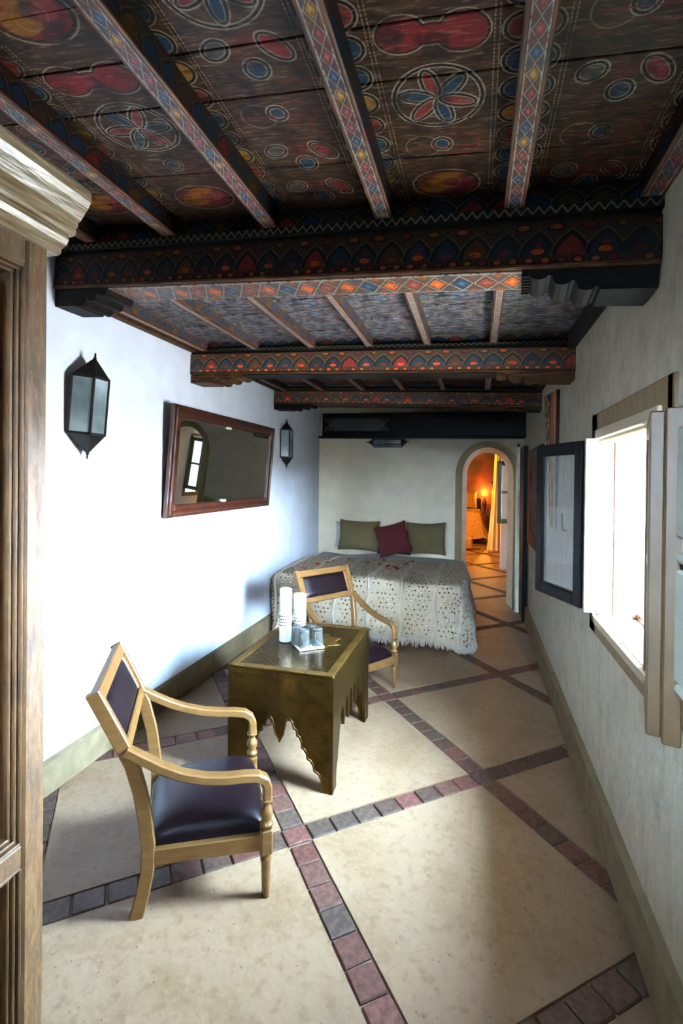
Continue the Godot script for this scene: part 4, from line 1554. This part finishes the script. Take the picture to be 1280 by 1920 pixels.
# ------------------------------------------------------------------ armchairs
func build_chairs() -> void:
	var t := thing("armchair", "gold-painted wooden armchair with dark leather seat, nearest the viewer beside the armoire", "armchair", V(-1.081, 0, 1.82), 0.556, "gold armchairs at the brass table")
	var Z := Vector3.BACK
	for s in [1.0, -1.0]:
		var b := MB.new()
		var path := []
		var prof := [[-0.236, 0.0, 0.212], [-0.214, 0.08, 0.212], [-0.198, 0.17, 0.213], [-0.196, 0.26, 0.216], [-0.206, 0.36, 0.222], [-0.224, 0.47, 0.232], [-0.252, 0.58, 0.243], [-0.300, 0.69, 0.252], [-0.376, 0.850, 0.258]]
		for q in prof:
			path.append(Vector3(q[0], q[1], s * q[2]))
		b.bar(path, 0.015, 0.024, Z, 0.004)
		put("rear_post", b, M.gold, t)
		b = MB.new()
		var at := Transform3D(Basis.IDENTITY, Vector3(0.228, 0, s * 0.25))
		b.lathe([Vector2(0.0, 0.0), Vector2(0.0135, 0.0), Vector2(0.0155, 0.01), Vector2(0.0195, 0.135), Vector2(0.0225, 0.142), Vector2(0.0225, 0.150), Vector2(0.0175, 0.155), Vector2(0.0185, 0.163), Vector2(0.024, 0.172), Vector2(0.0, 0.173)], at, 8)
		b.box(Vector3(0.228, 0.215, s * 0.25), Vector3(0.046, 0.098, 0.046), Basis.IDENTITY, 0.006)
		b.lathe([Vector2(0.0, 0.262), Vector2(0.022, 0.263), Vector2(0.016, 0.269), Vector2(0.0245, 0.275), Vector2(0.0245, 0.284), Vector2(0.0135, 0.290), Vector2(0.019, 0.301), Vector2(0.0255, 0.320), Vector2(0.0225, 0.336), Vector2(0.0135, 0.349), Vector2(0.013, 0.360), Vector2(0.0235, 0.367), Vector2(0.0235, 0.378), Vector2(0.0, 0.379)], at, 20)
		put("front_leg", b, M.gold, t)
		b = MB.new()
		path = []
		for q in [[-0.268, 0.632, 0.252], [-0.215, 0.598, 0.256], [-0.15, 0.558, 0.262], [-0.08, 0.524, 0.267], [0.0, 0.498, 0.268], [0.08, 0.484, 0.266], [0.145, 0.478, 0.262], [0.190, 0.470, 0.258], [0.218, 0.452, 0.254], [0.230, 0.425, 0.251], [0.2305, 0.395, 0.25], [0.229, 0.376, 0.25]]:
			path.append(Vector3(q[0], q[1], s * q[2]))
		b.bar(path, 0.022, 0.0165, Z, 0.005)
		put("arm", b, M.gold, t)
		b = MB.new()
		b.bar([Vector3(-0.195, 0.212, s * 0.212), Vector3(0.21, 0.212, s * 0.249)], 0.014, 0.030, Z, 0.004)
		put("seat_rail", b, M.gold, t)
	var b := MB.new()
	b.bar([Vector3(0.228, 0.212, -0.232), Vector3(0.228, 0.212, 0.232)], 0.014, 0.030, Vector3.RIGHT, 0.004)
	put("seat_rail", b, M.gold, t)
	b = MB.new()
	b.bar([Vector3(-0.197, 0.212, -0.2), Vector3(-0.197, 0.212, 0.2)], 0.014, 0.030, Vector3.RIGHT, 0.004)
	put("seat_rail", b, M.gold, t)
	# back frame between the posts
	var d := Vector3(-0.119, 0.255, 0).normalized()
	var n := Vector3(d.y, -d.x, 0)
	for q in [[Vector3(-0.364, 0.826, 0), 0.245, 0.026], [Vector3(-0.276, 0.630, 0), 0.236, 0.020]]:
		b = MB.new()
		b.box(q[0], Vector3(0.034, q[2] * 2.0, q[1] * 2.0), Basis(n, d, Z), 0.005)
		put("back_rail", b, M.gold, t)
	for s in [-1.0, 1.0]:
		b = MB.new()
		b.box(Vector3(-0.320, 0.728, s * 0.226), Vector3(0.026, 0.16, 0.030), Basis(n, d, Z), 0.004)
		put("back_stile", b, M.gold, t)
	b = MB.new()
	for side in [1.0, -1.0]:
		var rows := []
		for r in 11:
			var row := PackedVector3Array()
			for q in 13:
				var x := (q / 12.0 - 0.5) * 2.0
				var y := (r / 10.0 - 0.5) * 2.0
				var e := pow(maxf(0.0, (1.0 - pow(absf(x), 8)) * (1.0 - pow(absf(y), 8))), 0.4)
				row.append(Vector3(-0.320, 0.728, 0) + d * y * 0.083 + Z * x * 0.216 + n * side * (0.004 + 0.016 * e))
			rows.append(row)
		b.grid(rows, false, false, func(_p, _r, _q): return n * side)
	put("back_pad", b, M.leather, t)
	b = MB.new()
	var rows := []
	for r in 25:
		var row := PackedVector3Array()
		for q in 25:
			var x := sin((q / 24.0 - 0.5) * PI)
			var y := sin((r / 24.0 - 0.5) * PI)
			var e := pow(maxf(0.0, (1.0 - pow(absf(x), 5)) * (1.0 - pow(absf(y), 5))), 0.42)
			var f := 0.012 + y * 0.217 + 0.010 * (1.0 - x * x) * maxf(y, 0.0)
			row.append(Vector3(f, 0.236 + 0.088 * e + 0.012 * (1.0 - x * x) * (1.0 - y * y), x * lerpf(0.207, 0.240, (y + 1.0) * 0.5)))
		rows.append(row)
	b.grid(rows, false, false, func(_p, _r, _q): return Vector3.UP)
	b.bx(Vector3(-0.19, 0.225, -0.2), Vector3(0.215, 0.24, 0.2))
	put("seat_cushion", b, M.leather, t)
	var c := dup(t, "gold-painted wooden armchair with dark leather back, behind the brass table before the bed")
	c.position = V(-0.917, 0, 3.659)
	c.rotation.y = -0.609


# ------------------------------------------------------------------ things on the walls
func lantern(called: String, label: String, category: String, a: float, body: float, cap: float, group: String) -> Node3D:
	# half a hexagon against the wall: x out of the wall, y along the lantern, z along the wall
	var t := thing(called, label, category, Vector3.ZERO, 0.0, group)
	var ring := [Vector2(0.0, -a), Vector2(0.866 * a, -a * 0.5), Vector2(0.866 * a, a * 0.5), Vector2(0.0, a)]
	var h := body * 0.5
	var b := MB.new()
	for q in ring:
		b.bar([Vector3(q.x, -h, q.y), Vector3(q.x, h, q.y)], 0.006, 0.006, Vector3.RIGHT, 0.002)
	for y in [-h, h]:
		for k in 3:
			b.bar([Vector3(ring[k].x, y, ring[k].y), Vector3(ring[k + 1].x, y, ring[k + 1].y)], 0.007, 0.007, Vector3.UP, 0.002)
	b.bx(Vector3(-0.002, -h, -a), Vector3(0.004, h, a))
	put("frame", b, M.iron, t)
	for k in 3:
		b = MB.new()
		var p := Vector3(ring[k].x, 0, ring[k].y)
		var q := Vector3(ring[k + 1].x, 0, ring[k + 1].y)
		var out := Vector3((ring[k].x + ring[k + 1].x) * 0.5, 0, (ring[k].y + ring[k + 1].y) * 0.5)
		var dd := (q - p).normalized()
		var nn := Vector3(-dd.z, 0, dd.x)
		if nn.dot(out) < 0:
			nn = -nn
		b.box((p + q) * 0.5 - nn * 0.002, Vector3((q - p).length() - 0.008, body - 0.01, 0.003), Basis(dd, Vector3.UP, dd.cross(Vector3.UP)))
		put("pane", b, M.frost, t)
	for s in [-1.0, 1.0]:
		b = MB.new()
		var tip := Vector3(0.36 * a, s * (h + cap), 0)
		for k in 3:
			var p := Vector3(ring[k].x * 1.06, s * h, ring[k].y * 1.06)
			var q := Vector3(ring[k + 1].x * 1.06, s * h, ring[k + 1].y * 1.06)
			b.face([p, q, tip], (p + q) * 0.5 + Vector3.UP * s * 0.02)
		b.face([Vector3(0, s * h, -a), Vector3(0, s * h, a), tip], Vector3.LEFT)
		b.face([Vector3(ring[0].x, s * h, ring[0].y), Vector3(ring[1].x, s * h, ring[1].y), Vector3(ring[2].x, s * h, ring[2].y), Vector3(ring[3].x, s * h, ring[3].y)], Vector3.DOWN * s)
		var x := Transform3D(Basis.IDENTITY if s > 0 else Basis(Vector3.RIGHT, PI), tip - Vector3.UP * s * 0.008)
		b.lathe([Vector2(0.008, 0.0), Vector2(0.009, 0.006), Vector2(0.004, 0.012), Vector2(0.006, 0.02), Vector2(0.003, 0.03), Vector2(0.0, 0.034)], x, 10)
		put("cap" if s > 0 else "foot", b, M.iron, t)
	return t

func build_wall_things() -> void:
	var l := lantern("wall_lantern", "iron wall lantern with frosted panes, left of the mirror near the armoire", "lantern", 0.107, 0.30, 0.112, "iron wall lanterns on the left wall")
	l.position = V(UL + 0.03, 1.975, 2.195)
	l.rotation.z = deg_to_rad(-5.0)
	l = lantern("wall_lantern", "smaller-looking iron wall lantern with frosted panes, beyond the mirror near the bed", "lantern", 0.098, 0.30, 0.10, "iron wall lanterns on the left wall")
	l.position = V(UL + 0.005, 1.972, 5.10)
	l = lantern("wall_lamp", "long iron and glass lamp fixed sideways under the dark frieze on the far wall", "lamp", 0.062, 0.37, 0.075, "")
	l.basis = Basis(Vector3.BACK, Vector3.RIGHT, Vector3.BACK.cross(Vector3.RIGHT))
	l.position = V(-1.122, 2.075, WF - 0.005)
	# leaning mirror
	var t := thing("wall_mirror", "wide rectangular mirror in a dark reddish wooden frame, leaning out from the left wall", "mirror", V(UL + 0.012, 1.312, 3.76))
	t.rotation.z = deg_to_rad(-4.5)
	var L := 0.86
	var Hh := 0.785
	var fw := 0.088
	var b := MB.new()
	b.bx(Vector3(0.0, 0.01, -L + 0.01), Vector3(0.012, Hh - 0.01, L - 0.01))
	put("backing", b, M.black_wood, t)
	b = MB.new()
	b.bx(Vector3(0.012, fw - 0.01, -L + fw - 0.01), Vector3(0.018, Hh - fw + 0.01, L - fw + 0.01))
	put("mirror_glass", b, M.mirror, t)
	for s in [-1.0, 1.0]:
		b = MB.new()
		b.bx(Vector3(0.0, 0, s * L), Vector3(0.034, Hh, s * (L - fw)), 0.006)
		b.bx(Vector3(0.03, 0.02, s * (L - 0.022)), Vector3(0.045, Hh - 0.02, s * (L - 0.052)), 0.007)
		put("frame_stile", b, M.frame_red, t)
		b = MB.new()
		var y0 := 0.0 if s < 0 else Hh - fw
		b.bx(Vector3(0.0, y0, -L + fw), Vector3(0.032, y0 + fw, L - fw), 0.006)
		b.bx(Vector3(0.028, y0 + 0.022, -L + 0.03), Vector3(0.043, y0 + 0.052, L - 0.03), 0.007)
		put("frame_rail", b, M.frame_red, t)
		b = MB.new()
		b.box(Vector3(0.025, Hh * 0.5 + s * (Hh * 0.5 - fw - 0.004), 0.08), Vector3(0.018, 0.022, 0.075), Basis.IDENTITY, 0.004)
		put("mirror_clip", b, M.porcelain, t)
	# carved dark panel on the right wall
	t = thing("carved_panel", "dark carved wooden panel with two square motifs hanging on the right wall", "wall panel", V(UR, 0.925, 5.145))
	b = MB.new()
	b.bx(Vector3(-0.03, 0, -0.555), Vector3(0, 0.99, 0.555), 0.005)
	put("board", b, M.black_wood, t)
	for s in 2:
		b = MB.new()
		var y0 := 0.12 + 0.42 * s
		for k in 3:
			var o := 0.05 * k
			for q in [-1.0, 1.0]:
				b.bx(Vector3(-0.03, y0 + o, q * (0.30 - o)), Vector3(-0.037, y0 + 0.34 - o, q * (0.278 - o)), 0.002)
				var yy := y0 + o if q < 0 else y0 + 0.318 - o
				b.bx(Vector3(-0.03, yy, -0.30 + o), Vector3(-0.037, yy + 0.022, 0.30 - o), 0.002)
		put("carved_border", b, M.carving, t)
	# patterned hide panel nearer the window
	var pp := Paint.new(256, 384, Color(0.76, 0.62, 0.42))
	pp.rect(0, 0, 150, 384, Color(0.05, 0.045, 0.04))
	for k in 6:
		var y := 30.0 + k * 64
		pp.ell(50, y, 34, 28, 0.4, Color(0.85, 0.70, 0.46), 1.0, 14.0)
		pp.ell(50, y, 14, 12, 0, Color(0.70, 0.24, 0.12), 0.9)
		pp.ell(112, y + 30, 28, 34, -0.3, Color(0.85, 0.70, 0.46), 1.0, 12.0)
		pp.ell(112, y + 30, 12, 14, 0, Color(0.05, 0.045, 0.04), 1.0, 5.0)
	pp.rect(150, 0, 160, 384, Color(0.05, 0.045, 0.04))
	pp.rect(178, 0, 196, 384, Color(0.62, 0.10, 0.07))
	pp.rect(206, 0, 214, 384, Color(0.05, 0.045, 0.04))
	pp.rect(214, 0, 238, 384, Color(0.86, 0.62, 0.24))
	pp.rect(238, 0, 256, 384, Color(0.55, 0.12, 0.07))
	t = thing("painted_hide", "tapering hanging painted with black, red and cream swirls, half hidden by the window leaf", "wall hanging", V(UR, 1.25, 4.1))
	b = MB.new()
	var hp := PackedVector2Array([Vector2(-0.34, 1.05), Vector2(0.30, 1.0), Vector2(0.26, 0.0), Vector2(0.06, 0.0), Vector2(-0.05, 0.30)])
	b.prism(hp, Vector3(-0.022, 0, 0), Vector3.BACK, Vector3.UP, Vector3(-0.006, 0, 0))
	remap_uv(b, 0, func(p, _n): return Vector2((p.z + 0.34) / 0.66, 1.0 - p.y / 1.05))
	put("painted_face", b, mat(Color(0.9, 0.9, 0.9), 0.6, 0, pp.tex()), t)
	b = MB.new()
	b.prism(hp, Vector3(-0.001, 0, 0), Vector3.BACK, Vector3.UP, Vector3(-0.021, 0, 0))
	put("backing", b, M.black_wood, t)


# ------------------------------------------------------------------ the lamplit room beyond the passage
func build_far_room() -> void:
	var b := MB.new()
	b.bx(V(-2.5, -0.15, 14.8), V(1.4, 3.0, 15.1))
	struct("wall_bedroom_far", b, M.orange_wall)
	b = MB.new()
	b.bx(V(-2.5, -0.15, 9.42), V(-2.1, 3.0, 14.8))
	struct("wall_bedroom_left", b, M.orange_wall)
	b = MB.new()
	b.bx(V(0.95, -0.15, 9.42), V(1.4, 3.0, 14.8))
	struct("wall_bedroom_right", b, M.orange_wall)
	b = MB.new()
	b.bx(V(-2.5, 2.9, 9.2), V(1.4, 3.1, 15.1))
	struct("ceiling_bedroom", b, M.dark_wood)
	# bed under an ochre cover
	var t := thing("bed", "lamplit bed under a rumpled ochre cover in the room beyond the arch", "bed", V(-0.75, 0, 13.5))
	b = MB.new()
	b.bx(Vector3(-0.85, 0.06, -1.15), Vector3(0.85, 0.38, 0.95), 0.02)
	put("base", b, M.black_wood, t)
	b = MB.new()
	var rows := []
	for r in 21:
		var row := PackedVector3Array()
		for q in 41:
			var a := lerpf(-1.45, 1.45, q / 40.0)
			var c := lerpf(-0.72, 1.6, r / 20.0)
			var dx := maxf(0.0, absf(a) - 0.86)
			var dz := maxf(0.0, c - 0.95)
			var dn := sqrt(dx * dx + dz * dz)
			var y := 0.78 - minf(dn, 0.62) + 0.02 * sin(a * 7.0) * sin(c * 5.0)
			row.append(Vector3(clampf(a, -0.86, 0.86) + signf(a) * (dx * 0.32 + 0.02 * sin(c * 14.0) * dx * 4.0), maxf(y, 0.12), minf(c, 0.95) + dz * 0.2))
		rows.append(row)
	b.grid(rows, false, false, func(_p, _r, _q): return Vector3.UP)
	put("cover", b, M.ochre_cloth, t)
	b = MB.new()
	b.bx(Vector3(-0.84, 0.38, -1.14), Vector3(0.84, 0.745, 0.9), 0.05)
	put("mattress", b, M.sheet, t)
	b = MB.new()
	b.bx(Vector3(-0.9, 0.0, -1.22), Vector3(0.9, 1.05, -1.15), 0.03)
	put("headboard", b, M.black_wood, t)
	var o := put("pillow", pillow(0.30, 0.24, 0.08, 5), M.ochre_cloth)
	o.position = V(-0.26, 1.02, 14.42)
	o.rotation.x = -0.25
	tag(o, "ochre pillow standing at the head of the lamplit far bed", "pillow")
	# lamp on a stand
	t = thing("table_lamp", "small lamp with a glowing square shade beside the lamplit far bed", "lamp", V(0.245, 0.62, 14.5))
	b = MB.new()
	b.lathe([Vector2(0.0, 0.0), Vector2(0.07, 0.0), Vector2(0.07, 0.015), Vector2(0.02, 0.03), Vector2(0.035, 0.12), Vector2(0.06, 0.26), Vector2(0.05, 0.36), Vector2(0.015, 0.46), Vector2(0.012, 0.55), Vector2(0.0, 0.55)], Transform3D.IDENTITY, 16)
	put("lamp_base", b, M.frame_red, t)
	b = MB.new()
	b.lathe([Vector2(0.085, 0.52), Vector2(0.065, 0.68)], Transform3D.IDENTITY, 20)
	var shade := mat(Color(0.9, 0.75, 0.5), 0.8)
	shade.emission_enabled = true
	shade.emission = Color(1.0, 0.62, 0.22)
	shade.emission_energy_multiplier = 1.4
	put("lamp_shade", b, shade, t)
	var li := OmniLight3D.new()
	li.name = "lamp_bulb_light"
	li.light_color = Color(1.0, 0.66, 0.26)
	li.light_energy = 0.8
	li.omni_range = 12.0
	li.omni_attenuation = 2.0
	li.light_size = 0.04
	li.shadow_enabled = true
	li.position = Vector3(0, 0.60, 0)
	t.add_child(li)
	t = thing("nightstand", "slim reddish wooden stand under the glowing lamp by the far bed", "nightstand", V(0.245, 0, 14.5))
	b = MB.new()
	b.box(Vector3(0, 0.6, 0), Vector3(0.26, 0.035, 0.26), Basis.IDENTITY, 0.006)
	put("top", b, M.frame_red, t)
	for x in [-0.1, 0.1]:
		for z in [-0.1, 0.1]:
			b = MB.new()
			b.bar([Vector3(x * 1.1, 0, z * 1.1), Vector3(x, 0.585, z)], 0.016, 0.016, Vector3.RIGHT, 0.004)
			put("leg", b, M.frame_red, t)
	# unseen hanging lantern added to light the far room, left of its opening
	t = thing("added_lantern", "unseen warm lantern added to light the far room, hidden left of its opening", "lantern", V(-1.4, 2.2, 10.7))
	b = MB.new()
	b.tube([Vector3(0, 0.12, 0), Vector3(0, 0.71, 0)], [0.005, 0.005], 6)
	b.lathe([Vector2(0.0, 0.13), Vector2(0.05, 0.11), Vector2(0.11, 0.08)], Transform3D.IDENTITY, 16)
	put("chain_and_cap", b, M.iron, t)
	b = MB.new()
	b.lathe([Vector2(0.0, -0.1), Vector2(0.06, -0.09), Vector2(0.11, -0.04), Vector2(0.12, 0.02), Vector2(0.10, 0.08), Vector2(0.0, 0.085)], Transform3D.IDENTITY, 20)
	var glow := shade.duplicate()
	glow.emission_energy_multiplier = 3.0
	put("globe", b, glow, t)
	li = OmniLight3D.new()
	li.name = "added_lantern_light"
	li.light_color = Color(1.0, 0.66, 0.22)
	li.light_energy = 9.0
	li.omni_range = 14.0
	li.omni_attenuation = 2.0
	li.light_size = 0.08
	li.shadow_enabled = true
	t.add_child(li)
	# bound curtain, stool, wardrobe
	t = thing("curtain", "long pale curtain drawn thin and flaring at the floor in the far room", "curtain", V(0.43, 0, 11.5))
	b = MB.new()
	rows = []
	for r in 26:
		var f := r / 25.0
		var row := PackedVector3Array()
		for q in 33:
			var a := TAU * q / 32.0
			var wd := lerpf(0.045, 0.13, pow(1.0 - f, 2.2)) * (1.0 + 0.22 * cos(a * 7.0))
			row.append(Vector3(cos(a) * wd - 0.03 * (1.0 - f) + 0.05 * f, 0.01 + f * 2.86, sin(a) * wd * 0.7))
		rows.append(row)
	b.grid(rows, false, true, func(p, r, _q): return p - Vector3(0.05 * r / 25.0, p.y, 0))
	put("drape", b, M.veil, t)
	t = thing("stool", "low square ochre pouf on the lamplit floor before the far bed", "stool", V(-0.20, 0, 11.55))
	b = MB.new()
	b.box(Vector3(0, 0.15, 0), Vector3(0.30, 0.26, 0.30), Basis.IDENTITY, 0.03)
	put("body", b, M.ochre_cloth, t)
	for x in [-0.11, 0.11]:
		for z in [-0.11, 0.11]:
			b = MB.new()
			b.box(Vector3(x, 0.012, z), Vector3(0.04, 0.024, 0.04), Basis.IDENTITY, 0.004)
			put("foot", b, M.black_wood, t)
	t = thing("wardrobe", "dark wardrobe behind the pale curtain in the lamplit far room", "wardrobe", V(0.70, 0, 14.3))
	b = MB.new()
	b.bx(Vector3(-0.26, 0, -0.3), Vector3(0.24, 1.5, 0.3), 0.01)
	put("body", b, M.black_wood, t)
	b = MB.new()
	b.bx(Vector3(-0.28, 1.5, -0.32), Vector3(0.245, 1.55, 0.32), 0.01)
	put("top", b, M.black_wood, t)
